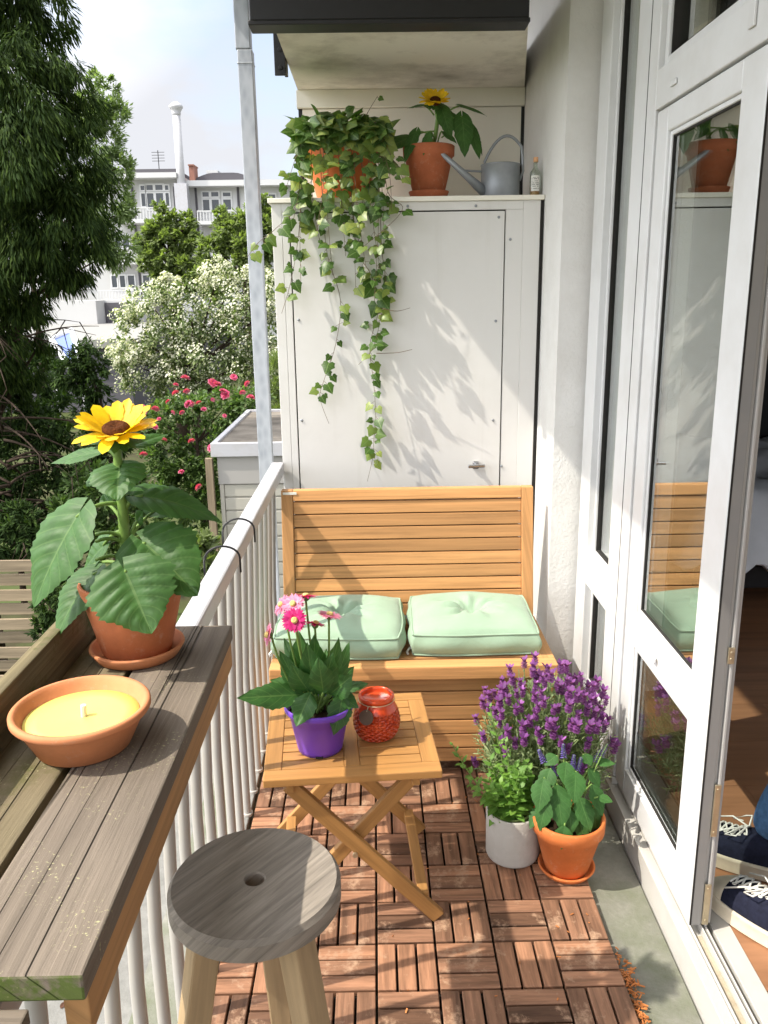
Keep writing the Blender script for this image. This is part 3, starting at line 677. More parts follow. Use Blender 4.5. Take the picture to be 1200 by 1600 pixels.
cushion(0.328, 2.790, .43, .38, .110, R(-1), 'fully visible mint green box cushion next to the white wall', 11)

# ------------------------------------------------------------------ bar counter hung on the railing
bar = thing('railing_bar', (-0.41, 1.1, 1.0), 'weathered grey wooden bar counter hung on the balcony railing', 'bar counter')
b = MB(); b.box((-0.420, 0.650, .970), (-0.283, 1.503, 1.000), 'y'); obj('plank', b, m_bar_wood, bar, bevel=0.003)
b = MB(); b.box((-0.533, 0.50, .969), (-0.4295, 1.498, .999), 'y'); obj('plank', b, m_bar_moss, bar, bevel=0.003)
b = MB(); b.box((-0.557, 0.45, .945), (-0.5335, 1.52, 1.076), 'y'); obj('upstand_board', b, m_lip_wood, bar, bevel=0.003)
b = MB(); b.box((-0.3115, 0.664, .916), (-0.2865, 1.500, .9695), 'y'); obj('apron_board', b, m_apron_wood, bar, bevel=0.002)
b = MB()
b.box((-0.352, .605, .80), (-0.335, .645, .9512), 'z'); obj('bracket', b, m_grey_wood, bar, bevel=0.002)
for y in (.60, 1.36):
    b = MB(); b.box((-0.52, y, .9515), (-0.335, y+.045, .9685), 'x'); obj('batten', b, m_grey_wood, bar, bevel=0.002)
# ------------------------------------------------------------------ pots helper
def potprof(rb, rt, h, collar=None, wall=.007):
    if collar:
        ch, cw = collar
        p = [(0.0001,0),(rb-.004,0),(rb,.004),(rt-cw,h-ch),(rt,h-ch+.003),(rt+.0015,h-.003),(rt-.002,h)]
    else: p = [(0.0001,0),(rb-.004,0),(rb,.004),(rt-.001,h-.004),(rt-.003,h)]
    return p+[(rt-wall,h),(rt-wall-.002,h-.006),(rb+(rt-rb)*.75-wall, h*.75),(0.0001,h*.72)]
def saucer(c, r, h, mat, label, group=None, wall=.007):
    b = MB(); b.lathe([(0.0001,0),(r*.82,0),(r*.86,.002),(r-.001,h-.003),(r-.002,h),(r-wall,h),(r*.84,.008),(0.0001,.0075)], c, 56)
    return tag(obj('plant_saucer', b, mat, None, smooth=True, origin=c), label, 'saucer', group)
def soil(c, r, parent, amp=.006, seed=1):
    b = MB(); rr = random.Random(seed); n = 14; vs = [V3(c)+V3((0,0,amp))]; fs = []; uv = [(0,0)]
    for i in range(1, 7):
        for k in range(n*2):
            t = 2*math.pi*k/(n*2); vs.append(V3(c)+V3((r*i/6*math.cos(t), r*i/6*math.sin(t), rr.uniform(-amp, amp)))); uv.append((0,0))
    m = n*2
    fs += [(0, 1+k, 1+(k+1)%m) for k in range(m)]
    for i in range(5): fs += [(1+i*m+k, 1+i*m+(k+1)%m, 1+(i+1)*m+(k+1)%m, 1+(i+1)*m+k) for k in range(m)][:]
    fs = [f if len(f) == 3 else (f[0], f[3], f[2], f[1]) for f in fs]
    b.add(vs, fs, uv); return obj('soil', b, m_soil, parent, smooth=True)
def curve3(p0, p1, p2, n=8):
    p0, p1, p2 = V3(p0), V3(p1), V3(p2); return [(1-t)**2*p0+2*t*(1-t)*p1+t*t*p2 for t in (i/n for i in range(n+1))]
def sunflower_head(root, c, nrm, r, seed=1, up=(0,0,1)):
    rr = random.Random(seed); c = V3(c); nrm = V3(nrm).normalized(); u = nrm.orthogonal().normalized(); w = nrm.cross(u)
    hd = MB(); m = 24; prof = [(r*.26,-.012),(r*.31,-.004),(r*.30,.006),(r*.20,.011),(r*.1,.008),(0.0001,.006)]
    vs = [c+(u*math.cos(2*math.pi*k/m)+w*math.sin(2*math.pi*k/m))*a+nrm*z for a, z in prof for k in range(m)]
    hd.add(vs, [(i*m+k, i*m+(k+1)%m, (i+1)*m+(k+1)%m, (i+1)*m+k) for i in range(len(prof)-1) for k in range(m)])
    h = obj('flower_head', hd, m_disc, root, smooth=True)
    pt = MB()
    for ring, (N, l0, lift) in enumerate(((17, 1.0, .34), (16, .88, .78))):
        for k in range(N):
            t = 2*math.pi*(k+.5*ring+rr.uniform(-.25,.25))/N; d = u*math.cos(t)+w*math.sin(t); L = r*l0*rr.uniform(.86, 1.08)
            li = lift+rr.uniform(-.22,.25); b0 = c+d*(r*.28); tip = b0+(d*(1-.3*li)+nrm*li*.8+(u*rr.uniform(-1,1)+w*rr.uniform(-1,1))*.12)*(L-r*.28)
            pt.leaf(b0, tip, nrm+d*rr.uniform(-.3,.3), r*rr.uniform(.26,.36), 'petal', rr.uniform(-.1,.2), .18, 7, 4, .03, 0, k)
    obj('petals', pt, m_petal, h, smooth=True)
    sp = MB()
    for k in range(14):
        t = 2*math.pi*k/14; d = u*math.cos(t)+w*math.sin(t); b0 = c+d*(r*.18)-nrm*.014
        sp.leaf(b0, b0+d*(r*.42)-nrm*.004+V3((0,0,-.004)), -nrm, r*.22, 'lance', .1, .1, 4, 2)
    obj('sepals', sp, m_sunleaf, h, smooth=True)
    return h

# candle bowl
cb = thing('candle_bowl', (-0.42, 1.068, 1.0005), 'wide terracotta bowl filled with yellow candle wax on the bar', 'candle')
c = cb.location
b = MB(); b.lathe([(0.0001,0),(.062,0),(.067,.003),(.089,.056),(.091,.059),(.0965,.062),(.099,.066),(.099,.073),(.0965,.076),(.091,.0755),(.089,.070),(.085,.066),(.079,.040),(0.0001,.038)], c, 64); b.v = [V3((c.x+(p.x-c.x)*.96, c.y+(p.y-c.y)*.96, c.z+(p.z-c.z)*.82)) for p in b.v]; obj('bowl', b, m_terra2, cb, smooth=True)
b = MB(); b.lathe([(0.0001,.052),(.02,.0525),(.06,.053),(.0812,.0545),(.0815,.052),(.079,.044)], c, 48); b.v = [V3((c.x+(p.x-c.x)*.96, c.y+(p.y-c.y)*.96, c.z+(p.z-c.z)*.82)) for p in b.v]; obj('wax', b, m_wax, cb, smooth=True)
b = MB(); b.tube([c+V3((.002,.002,.040)), c+V3((.003,.002,.060))], .0040, 10); obj('wick', b, m_wick, cb)

# sunflower on the bar
sc1 = V3((-0.428, 1.375, 1.0005))
saucer(sc1, .083, .022, m_terra2, 'terracotta saucer under the sunflower pot on the bar')
sf = thing('potted_sunflower', sc1+V3((0,0,.0085)), 'large potted sunflower with big heart-shaped leaves on the grey bar', 'potted plant')
c = sf.location; PH = .132
b = MB(); b.lathe(potprof(.060, .090, PH), c, 64); obj('pot', b, m_terra, sf, smooth=True)
soil(c+V3((0,0,PH*.80)), .076, sf)
YS = 1.375
def a1(px, py, Y=YS): return at(px, py, Y=Y)
st = [a1(200, 905), a1(196, 850), a1(192, 800), a1(187, 750), a1(184, 715), a1(181, 690, 1.37)]
st.insert(0, V3((c.x+.005, c.y, c.z+PH*.75)))
b = MB(); b.tube(st, [.0085,.009,.0095,.0088,.008,.0075,.009], 12); obj('stem', b, m_stem, sf, smooth=True)
LV = [ # petiole start, base, tip, Yb, Yt, width, normal, droop
 ((182,787),(125,800),(46,945),1.33,1.27,.118,(-.45,-.75,.5),.16),
 ((190,900),(150,893),(82,990),1.37,1.30,.082,(-.3,-.5,.8),.25),
 ((196,858),(194,888),(237,990),1.283,1.235,.135,(.08,-.85,.45),.05),
 ((200,868),(222,845),(306,925),1.35,1.29,.135,(.25,-.75,.62),.14),
 ((196,795),(215,775),(354,806),1.38,1.42,.085,(.05,-.35,.9),.30),
 ((187,745),(187,728),(182,779),1.37,1.31,.088,(0,-.8,.6),.10),
 ((180,712),(164,706),(75,722),1.39,1.42,.040,(-.1,-.45,.9),.10),
 ((186,705),(200,700),(262,676),1.40,1.46,.035,(.1,-.5,.85),.10),
 ((196,885),(150,880),(108,935),1.40,1.44,.075,(-.2,-.4,.9),.2),
 ((200,845),(240,800),(300,770),1.42,1.50,.07,(.1,-.4,.9),.2),
 ((194,820),(170,790),(160,770),1.40,1.43,.025,(0,-.8,.5),.1),
 ((198,860),(214,815),(222,800),1.39,1.37,.028,(0,-.8,.5),.1),
 ((192,830),(165,850),(120,900),1.42,1.45,.07,(-.1,-.5,.8),.15), ((196,850),(230,840),(290,860),1.44,1.47,.08,(.1,-.5,.8),.2), ((186,760),(165,752),(140,740),1.42,1.46,.05,(0,-.6,.8),.1),
]
for i, (p0, p1, p2, yb, yt, W, nr, dr_) in enumerate(LV):
    A, B_, T = a1(*p0), a1(*p1, yb), a1(*p2, yt)
    b = MB(); L = (T-B_).length; nn = V3(nr).normalized(); T2 = T+nn*(dr_*L*.6)
    b.leaf(B_, T2, nr, W, 'heart' if W > .05 else 'ovate', dr_, .10, 26, 18, .03, .052, i)
    lf = obj('leaf', b, m_sunleaf, sf, smooth=True)
    b = MB(); mid = (A+B_)/2+V3((0,0,.012)); b.tube(curve3(A, mid, B_+(B_-T2)*-.06+nn*.001, 7), [.0042-.0018*k/7 for k in range(8)], 8); obj('petiole', b, m_stem, lf, smooth=True)
for i, (sx, sy) in enumerate(((188,896),(176,876),(170,850),(178,842))):
    b = MB(); b.tube(curve3(a1(198, sy+2), a1(178, sy-16, 1.36), a1(150, sy+2-i*3, 1.37), 7), .0032, 8); obj('petiole', b, m_stem, sf, smooth=True)
sunflower_head(sf, a1(181, 672, 1.36), (0.05, -.33, .94), .072, 5)

# ------------------------------------------------------------------ stool
so_ = V3((-0.191, 1.064, 0))
stl = thing('stool', so_, 'round weathered wooden stool with a hole in its seat', 'stool')
b = MB(); zt = .775; r = .1275
n = 64; prof = [(.0145, zt-.038),(r-.006, zt-.038),(r, zt-.032),(r, zt-.008),(r-.006, zt),(.0165, zt),(.0145, zt-.003),(.0145, zt-.038)]
vs = []; uv = []
ca, sa = math.cos(R(52)), math.sin(R(52))
for rr_, z in prof:
    for k in range(n):
        t = 2*math.pi*k/n; x, y = rr_*math.cos(t), rr_*math.sin(t); vs.append(so_+V3((x, y, z))); uv.append((x*ca+y*sa, -x*sa+y*ca+z*.8))
b.add(vs, [(i*n+k, i*n+(k+1)%n, (i+1)*n+(k+1)%n, (i+1)*n+k) for i in range(len(prof)-1) for k in range(n)], uv)
o = obj('seat', b, m_stool_top, stl); auto_smooth(o, 30)
for ang in (205, 322, 85):
    t = R(ang); d = V3((math.cos(t), math.sin(t), 0)); b = MB()
    b.beam(so_+d*.074+V3((0,0,zt-.0385)), so_+d*.205+V3((0,0,.001)), .042, .042, d, .9); obj('leg', b, m_stool_leg, stl, bevel=0.004)

# ------------------------------------------------------------------ folding table
ft = thing('folding_table', (-0.085, 2.05, 0), 'small folding slatted wooden side table with crossed legs', 'table')
TR = Matrix.Rotation(R(4.0), 3, 'Z'); tc0 = V3((-0.085, 2.045, 0)); TW, TD, TZ = .445, .425, .46
def tp(x, y, z): return TR@V3((x, y, z))+tc0
class TMB(MB):
    def tbox(s, a, c, g):
        k = len(s.v); s.box(a, c, g)
        for i in range(k, len(s.v)): s.v[i] = tp(*s.v[i])
        return s
b = TMB(); hw, hd = TW/2, TD/2
b.tbox((-hw, -hd+.0452, TZ-.022), (-hw+.045, hd-.0452, TZ), 'y'); b.tbox((hw-.045, -hd+.0452, TZ-.022), (hw, hd-.0452, TZ), 'y')
b.tbox((-hw, -hd, TZ-.022), (hw, -hd+.045, TZ), 'x'); b.tbox((-hw, hd-.045, TZ-.022), (hw, hd, TZ), 'x'); b.tbox((-.02, -hd+.0452, TZ-.0215), (.02, hd-.0452, TZ-.0005), 'y')
obj('top_frame', b, m_acacia, ft, bevel=0.003)
b = TMB(); n = 8
for sx in (-1, 1):
    xa, xb = (-hw+.0455, -.0205) if sx < 0 else (.0205, hw-.0455)
    for k in range(n):
        w = (TD-.0904)/n; b.tbox((xa, -hd+.0452+k*w+.0022, TZ-.018), (xb, -hd+.0452+(k+1)*w-.0022, TZ-.001), 'x')
obj('top_slats', b, m_acacia, ft, bevel=0.0018)
b = TMB()
for x in (-hw+.055, hw-.075): b.tbox((x, -hd+.01, TZ-.045), (x+.02, hd-.01, TZ-.0225), 'y')
obj('side_rail', b, m_acacia, ft, bevel=0.002)
for yy, dy in ((-hd+.028, 0), (hd-.03, 0)):
    for s in (1, -1):
        b = MB(); y = yy + (0.0 if s > 0 else .022)
        b.beam(tp(-s*(hw-.06), y, TZ-.03), tp(s*(hw-.005), y, .008), .038, .02, TR@V3((0,1,0))); obj('leg', b, m_acacia, ft, bevel=0.003)
for s, z, q in ((1, .075, .028), (-1, .075, .05)):
    b = MB(); x = s*(hw-.045); b.beam(tp(x, -hd+q, z), tp(x, hd-.03, z), .028, .02); obj('stretcher', b, m_acacia, ft, bevel=0.002)
for yy in (-hd+.016,):
    b = MB(); b.tube([tp(.0, yy, .222), tp(.0, yy-.006, .222)], .007, 10); obj('bolt', b, m_brass, ft)

# gerbera in purple pot
gc = V3((-0.160, 1.972, TZ+.0005))
gb_ = thing('potted_gerbera', gc, 'pink gerbera in a purple plastic pot on the folding table', 'potted plant')
b = MB(); b.lathe([(0.0001,.006),(.048,.006),(.050,0),(.058,0),(.060,.010),(.079,.110),(.086,.112),(.0895,.116),(.0895,.127),(.087,.130),(.084,.127),(.076,.090),(.0001,.088)], gc, 64); obj('pot', b, m_purple, gb_, smooth=True)
b = MB(); b.box((gc.x-.008, gc.y-.0610, gc.z), (gc.x+.010, gc.y-.054, gc.z+.005)); obj('drain_slot', b, m_gap, gb_)
soil(gc+V3((0,0,.104)), .077, gb_, .006, 5)
def g1(px, py, Y=1.975): return at(px, py, Y=Y)
cr_ = gc+V3((0,0,.10))
GL = [((478,1085),(372,1090),1.96,1.88,.062,(.0,-.85,.5),.0),((486,1082),(462,1130),1.93,1.86,.060,(-.1,-.8,.6),.15),((536,1082),(526,1148),1.95,1.88,.062,(.4,-.7,.5),.12),
 ((520,1080),(575,1066),1.98,1.98,.036,(.1,-.5,.85),.0),((480,1088),(466,990),1.99,1.97,.075,(-.2,-.9,.2),.0),((490,1090),(492,1000),1.97,1.93,.070,(.1,-.9,.3),.05),
 ((505,1090),(532,1000),2.0,1.99,.055,(.4,-.8,.3),.0),((515,1090),(548,1005),2.02,2.05,.045,(.4,-.8,.3),.0),((500,1085),(510,1015),2.02,2.05,.060,(.1,-.9,.4),.05),
 ((478,1085),(436,1030),1.99,1.95,.055,(-.3,-.8,.5),.15),((485,1082),(455,1050),1.95,1.90,.065,(-.3,-.8,.4),.15),((515,1085),(545,1060),1.95,1.92,.065,(.3,-.7,.6),.15),
 ((510,1088),(555,1040),2.03,2.08,.050,(.3,-.7,.6),.1),((500,1085),(520,1030),1.94,1.90,.06,(.2,-.9,.4),.1),((485,1085),(440,1000),2.02,2.06,.05,(-.2,-.8,.4),.1),((492,1085),(478,1015),1.95,1.90,.06,(-.1,-.9,.35),.1),((505,1082),(500,1040),1.92,1.88,.06,(.1,-.85,.5),.2),((475,1085),(425,1060),1.98,1.97,.055,(-.2,-.6,.8),.1),((520,1085),(560,1100),1.96,1.93,.05,(.3,-.6,.7),.2)]
for i, (p0, p1, y0_, y1_, W, nr, dr_) in enumerate(GL):
    A, T = g1(*p0, y0_), g1(*p1, y1_); b = MB()
    b.leaf(A, T, nr, W*1.06, 'lance', dr_+.08, .12, 20, 8, .10, .04, i+50); lf = obj('leaf', b, m_gerleaf, gb_, smooth=True)
    b = MB(); b.tube(curve3(cr_+V3((rnd.uniform(-.015,.015), rnd.uniform(-.015,.015), -.006)), (cr_+A)/2+V3((0,0,.01)), A, 6), .003, 6); obj('petiole', b, m_stem, lf, smooth=True)
def gerb(c, nrm, r, mat, stem_from):
    c = V3(c); r = r*1.13; nrm = V3(nrm).normalized(); u = nrm.orthogonal().normalized(); w = nrm.cross(u); rr = random.Random(int(c.x*9999))
    b = MB(); b.tube(curve3(stem_from, (V3(stem_from)+c)/2+V3((c.x-stem_from[0], 0, .02))*.25, c-nrm*.008, 9), .0028, 8); s = obj('flower_stalk', b, m_stem, gb_, smooth=True)
    b = MB()
    for ring, (N, l0, li) in enumerate(((26, 1.0, .10), (20, .78, .25), (16, .5, .4))):
        for k in range(N):
            t = 2*math.pi*(k+.3*ring+rr.uniform(-.2,.2))/N; d = u*math.cos(t)+w*math.sin(t); b0 = c+d*r*.16; L = r*l0*rr.uniform(.92,1.06)
            b.leaf(b0, b0+(d+nrm*li)*(L-r*.16), nrm, r*.24, 'petal', rr.uniform(-.05,.3), .1, 5, 2, 0, 0, k)
    f = obj('flower_head', b, mat, s, smooth=True)
    b = MB(); N = 14
    prof = [(r*.26,.0),(r*.24,.005),(r*.12,.007),(.0001,.006)]
    b.add([c+nrm*(z+.002)+(u*math.cos(2*math.pi*k/N)+w*math.sin(2*math.pi*k/N))*q for q, z in prof for k in range(N)], [(i*N+k, i*N+(k+1)%N, (i+1)*N+(k+1)%N, (i+1)*N+k) for i in range(3) for k in range(N)]); obj('flower_centre', b, m_yel, s, smooth=True)
    b = MB(); prof = [(.003,-.012),(r*.25,-.008),(r*.34,.0)]
    b.add([c+nrm*z+(u*math.cos(2*math.pi*k/N)+w*math.sin(2*math.pi*k/N))*q for q, z in prof for k in range(N)], [(i*N+k, i*N+(k+1)%N, (i+1)*N+(k+1)%N, (i+1)*N+k) for i in range(2) for k in range(N)]); obj('calyx', b, m_gerleaf, s, smooth=True)
S0 = lambda dx, dy=0: (cr_.x+dx, cr_.y+dy, cr_.z)
gerb(g1(460, 969, 1.90), (.05,-.92,.42), .028, m_pink, S0(-.01,-.01))
gerb(g1(458, 944, 1.93), (-.15,-.62,.75), .027, m_palepink, S0(-.012))
gerb(g1(440, 945, 1.96), (-.75,-.25,.55), .026, m_palepink, S0(-.02))
gerb(g1(478, 932, 1.97), (.05,.30,.95), .030, m_pink, S0(.0,.01))
gerb(g1(515, 961, 1.97), (.25,.15,.95), .030, m_palepink, S0(.02))
gerb(g1(493, 975, 1.96), (.25,.25,.93), .026, m_pink, S0(.01))
gerb(g1(419, 992, 1.93), (-.92,-.25,.25), .028, m_palepink, S0(-.025,-.01))

# red candle jar
jc = V3((-0.011, 2.028, TZ+.0005))
jr = thing('candle_jar', jc, 'red glass candle jar with diamond relief and a round tag', 'candle jar')
b = MB(); N = 72; prof = []
for i in range(41):
    t = i/40; z = .004+.102*t
    rr_ = .049+.015*math.sin(math.pi*min(1, t*1.05)**.8)-.004*max(0, t-.72)/.28
    prof.append((rr_, z, t))
vs = []; fs = []; uv = []
for rr_, z, t in prof:
    for k in range(N):
        a = 2*math.pi*k/N; w1 = abs(((k/N*20+t*9) % 1)-.5)*2; w2 = abs(((k/N*20-t*9) % 1)-.5)*2
        e = -.0040*(max(w1, w2)**4)*(1 if .04 < t < .74 else 0); vs.append(jc+V3(((rr_+e)*math.cos(a), (rr_+e)*math.sin(a), z))); uv.append((a, z))
m = len(prof)
fs = [(i*N+k, i*N+(k+1)%N, (i+1)*N+(k+1)%N, (i+1)*N+k) for i in range(m-1) for k in range(N)]+[tuple(range(N-1,-1,-1))]
b.add(vs, fs, uv); rl = prof[-1][0]
b.lathe([(rl,.106),(rl+.001,.111),(rl+.003,.114),(rl+.003,.118),(rl,.121),(rl-.004,.120),(rl-.005,.114),(rl-.005,.092)], jc, N)
obj('jar', b, m_redjar, jr, smooth=True)
b = MB(); b.lathe([(rl-.0055,.092),(rl-.012,.097),(.0001,.097)], jc, 40); obj('wax', b, m_redwax, jr, smooth=True)
td = V3((-.42,-.9,0)).normalized(); tcn = jc+td*.0625+V3((0,0,.082)); u = V3((-td.y, td.x, 0)).normalized(); nn = (td*.93+V3((0,0,.36))).normalized(); w = nn.cross(u)
b = MB(); N = 20
b.add([tcn+nn*z+(u*math.cos(2*math.pi*k/N)+w*math.sin(2*math.pi*k/N))*.020 for z in (0,.002) for k in range(N)], [tuple(range(N-1,-1,-1)), tuple(range(N,2*N))]+[(k,(k+1)%N,N+(k+1)%N,N+k) for k in range(N)]); obj('tag', b, m_tagc, jr)
b = MB(); pts = [jc+V3(((rl+.0035)*math.cos(2*math.pi*k/24), (rl+.0035)*math.sin(2*math.pi*k/24), .107)) for k in range(25)]; b.tube(pts, .0012, 5, False)
b.tube([jc+td*(rl+.004)+V3((0,0,.107)), tcn+nn*.003+w*.015], .0011, 5); obj('string', b, m_string, jr)

# ------------------------------------------------------------------ floor plants
# mint in concrete pot
mc = V3((0.383, 2.135, 0.001))
mt = thing('potted_mint', mc, 'bright green mint in a short round concrete pot on the deck', 'potted plant')
b = MB(); b.lathe([(0.0001,0),(.068,0),(.075,.004),(.078,.012),(.0795,.150),(.0775,.154),(.074,.154),(.072,.150),(.070,.02),(.0001,.02)], mc, 64); obj('pot', b, m_concpot, mt, smooth=True)
b = MB(); b.lathe([(.050,.05),(.058,.145),(.062,.147),(.062,.151),(.057,.151),(.048,.06)], mc+V3((-.008,.002,0)), 32); obj('inner_pot', b, m_nursery, mt, smooth=True)
soil(mc+V3((-.008,0,.135)), .055, mt, .006, 8)
fol = MB(); stm = MB(); rr = random.Random(21)
def sprig(p0, p1, nl, size, kinds, bend=.02, seed=0):
    r_ = random.Random(seed); p0, p1 = V3(p0), V3(p1); mid = (p0+p1)/2+V3((r_.uniform(-bend,bend), r_.uniform(-bend,bend), 0)); pts = curve3(p0, mid, p1, 10)
    stm.tube(pts, .0016, 5)
    for k in range(nl):
        t = .12+.88*k/(nl-1); i = min(9, int(t*10)); p = pts[i].lerp(pts[i+1], t*10-i) if i < 10 else pts[-1]
        ax = (pts[min(10,i+1)]-pts[max(0,i-1)]).normalized(); u = ax.orthogonal().normalized(); w = ax.cross(u); a0 = k*math.pi/2+r_.uniform(-.3,.3)
        s = size*(1.05-.55*t)*r_.uniform(.8,1.2)
        for q in (0, math.pi):
            d = (u*math.cos(a0+q)+w*math.sin(a0+q)); dd = (d+ax*(.25+.6*t)).normalized(); kinds.leaf(p+d*.002, p+d*.002+dd*s, ax+V3((0,0,.4)), s*.58, 'ovate', .15, .2, 6, 4, .03, .04, k)
for k in range(19):
    a = rr.uniform(0, 6.28); q = rr.uniform(0, .042); p0 = mc+V3((q*math.cos(a)-.008, q*math.sin(a), .135))
    p1 = p0+V3((rr.uniform(-.05,.045)-.01, rr.uniform(-.05,.035), rr.uniform(.08,.17))); sprig(p0, p1, 9, .050, fol, .015, k)
sprig(mc+V3((-.005,.01,.135)), at(765, 1105, Y=2.14), 11, .032, fol, .015, 77)
sprig(mc+V3((-.005,.02,.135)), at(790, 1160, Y=2.12), 9, .036, fol, .015, 78)
sprig(mc+V3((-.03,.0,.135)), at(708, 1165, Y=2.10), 12, .034, fol, .03, 79)
sprig(mc+V3((-.03,.02,.135)), at(735, 1225, Y=2.12), 7, .034, fol, .03, 80)
obj('foliage', fol, m_mint, mt, smooth=True); obj('stems', stm, m_stem, mt, smooth=True)

# lavender in grey pot
lc = V3((0.500, 2.330, -.02))
lv = thing('potted_lavender', lc, 'full round lavender bush with purple blooms in a grey pot', 'potted plant')
b = MB(); b.lathe(potprof(.085, .112, .205, None, .006), lc, 56); obj('pot', b, m_zincpot, lv, smooth=True)
soil(lc+V3((0,0,.17)), .1, lv)
fol = MB(); stm = MB(); rr = random.Random(4)
heads = []
cen = lc+V3((0,0,.155))
NS = 300
for k in range(NS):
    ga = k*2.39996; zz = 1-(k+.5)/NS*1.12; rad = math.sqrt(max(0, 1-min(1, zz*zz))); d = V3((rad*math.cos(ga), rad*math.sin(ga), max(-.12, zz)))
    d = (d+V3((rr.uniform(-.07,.07), rr.uniform(-.07,.07), .02))).normalized()
    q = rr.uniform(.84,1.04); p0 = cen+V3((d.x*.07, d.y*.07, 0)); p1 = cen+V3((.008+d.x*.222*q, d.y*.205*q, .045+(abs(d.z)**.8)*(1 if d.z > 0 else -1)*.305*q))
    if p1.x > .716: p1.x = .716-rr.uniform(0,.012)
    pts = curve3(p0, p0.lerp(p1, .5)+V3((d.x*.03, d.y*.03, -.008)), p1, 8); stm.tube(pts, .0012, 5)
    for j in range(17):
        t = .20+.76*j/16; i = min(7, int(t*8)); p = pts[i].lerp(pts[i+1], t*8-i); ax = (pts[i+1]-pts[i]).normalized(); a = rr.uniform(0, 6.28); u = ax.orthogonal().normalized(); w = ax.cross(u)
        dd = (u*math.cos(a)+w*math.sin(a)+ax*rr.uniform(.4,1.1)).normalized(); s = rr.uniform(.022,.040)*(1.1-.5*t); fol.leaf(p, p+dd*s, ax, s*.22, 'strap', .1, .1, 3, 2)
    front = d.y < .35
    if front and rr.random() < (.88 if zz > .45 else (.30 if zz > .15 else .06)): heads.append((p1, (pts[-1]-pts[-2]).normalized()))
for k in range(1500):   # inner foliage
    t = rr.uniform(0, 6.28); z = rr.random(); q = math.sqrt(rr.random())*.165*(1-.35*abs(z-.45)); p = cen+V3((q*math.cos(t), q*math.sin(t), .01+z*.25))
    dd = V3((math.cos(t)*.5+rr.uniform(-.5,.5), math.sin(t)*.5+rr.uniform(-.5,.5), rr.uniform(.1,1))).normalized(); s = rr.uniform(.025,.045); fol.leaf(p, p+dd*s, V3((0,0,1)), s*.22, 'strap', .1, .1, 3, 2)
obj('foliage', fol, m_lavleaf, lv, smooth=True); obj('stems', stm, m_lavleaf, lv, smooth=True)
hm = []
for v_ in range(3):
    b = MB(); r_ = random.Random(v_)
    for j in range(34):
        t = j/33; a = j*2.4; z = .026*t; q = .0060*math.sin(math.pi*(.15+.8*t)); d = V3((math.cos(a), math.sin(a), .35)); p = V3((q*math.cos(a)*.4, q*math.sin(a)*.4, z)); b.leaf(p, p+d*(.006+q*.55), V3((0,0,1)), .006, 'petal', 0, .2, 3, 2, 0, 0, j)
    for j in range(6):
        a = j*1.05+r_.uniform(-.2,.2); d = V3((math.cos(a)*.55, math.sin(a)*.55, 1)).normalized(); p = V3((0,0,.025)); b.leaf(p, p+d*r_.uniform(.016,.024), V3((math.cos(a), math.sin(a), 0)), .009, 'petal', -.2, .2, 5, 2, .05, 0, j)
    me = obj('bloom', b, m_lavflower, None, smooth=True); hm.append(me.data); bpy.data.objects.remove(me)
rr.shuffle(heads)
for k, (p, d) in enumerate(heads[:98]):
    o = bpy.data.objects.new('bloom', hm[k % 3]); link(o, lv); o.location = p-lc; dd = (d*.7+V3((0,0,.6))).normalized(); o.rotation_euler = dd.to_track_quat('Z', 'Y').to_euler(); s = rr.uniform(.75,1.1); o.scale = (s*1.15, s*1.15, s)

b = MB()
for k, (p, d) in enumerate(heads[98:]):
    M3 = (d*.7+V3((0,0,.6))).normalized().to_track_quat('Z', 'Y').to_matrix(); s = rr.uniform(.8,1.15); me = hm[k % 3]
    b.add([p+M3@(v.co*s) for v in me.vertices], [tuple(f.vertices) for f in me.polygons])
if b.v:
    o = obj('blooms', b, m_lavflower, lv, smooth=True); o['kind'] = 'stuff'
# salvia in terracotta pot
sc2 = V3((0.527, 2.062, 0.001))
saucer(sc2, .082, .020, m_terra3, 'terracotta saucer under the purple sage pot at the deck corner', None, .007)
sv = thing('potted_sage', sc2+V3((0,0,.0085)), 'broad-leaved sage with violet flower spikes in a rimmed terracotta pot', 'potted plant')
c = sv.location
b = MB(); b.lathe(potprof(.062, .101, .168, (.042, .007)), c, 64); obj('pot', b, m_terra3, sv, smooth=True)
soil(c+V3((0,0,.135)), .088, sv)
rr = random.Random(9); stm = MB()
SL = [((870,1225),(880,1300),.068,2.06,1.99,(0,-.85,.5)),((905,1245),(925,1300),.06,2.06,2.0,(.2,-.8,.55)),((850,1215),(840,1270),.06,2.06,2.01,(-.35,-.7,.6)),((882,1290),(878,1328),.05,2.0,1.965,(0,-.9,.4)),
 ((925,1225),(945,1275),.055,2.08,2.03,(.4,-.6,.6)),((900,1205),(898,1255),.06,2.05,1.99,(.05,-.75,.65)),((860,1200),(848,1240),.052,2.10,2.06,(-.3,-.6,.7)),((935,1245),(958,1252),.032,2.05,2.03,(.4,-.5,.8)),
 ((920,1200),(940,1230),.048,2.12,2.09,(.4,-.5,.75)),((885,1190),(882,1225),.05,2.10,2.05,(0,-.6,.8)),((855,1250),(842,1300),.05,2.03,2.0,(-.3,-.7,.6)),((905,1280),(915,1318),.045,2.04,2.0,(.2,-.8,.55)),
 ((845,1260),(826,1295),.04,2.07,2.04,(-.4,-.5,.7)),((870,1180),(850,1195),.042,2.12,2.10,(-.2,-.5,.85)),((930,1190),(962,1192),.032,2.14,2.12,(.3,-.4,.85)),((912,1178),(925,1196),.04,2.14,2.11,(.2,-.5,.85)),((890,1265),(893,1305),.05,2.04,2.0,(.1,-.8,.6)),((930,1262),(932,1312),.045,2.06,2.03,(.3,-.7,.6))]
cs = c+V3((0,0,.14))
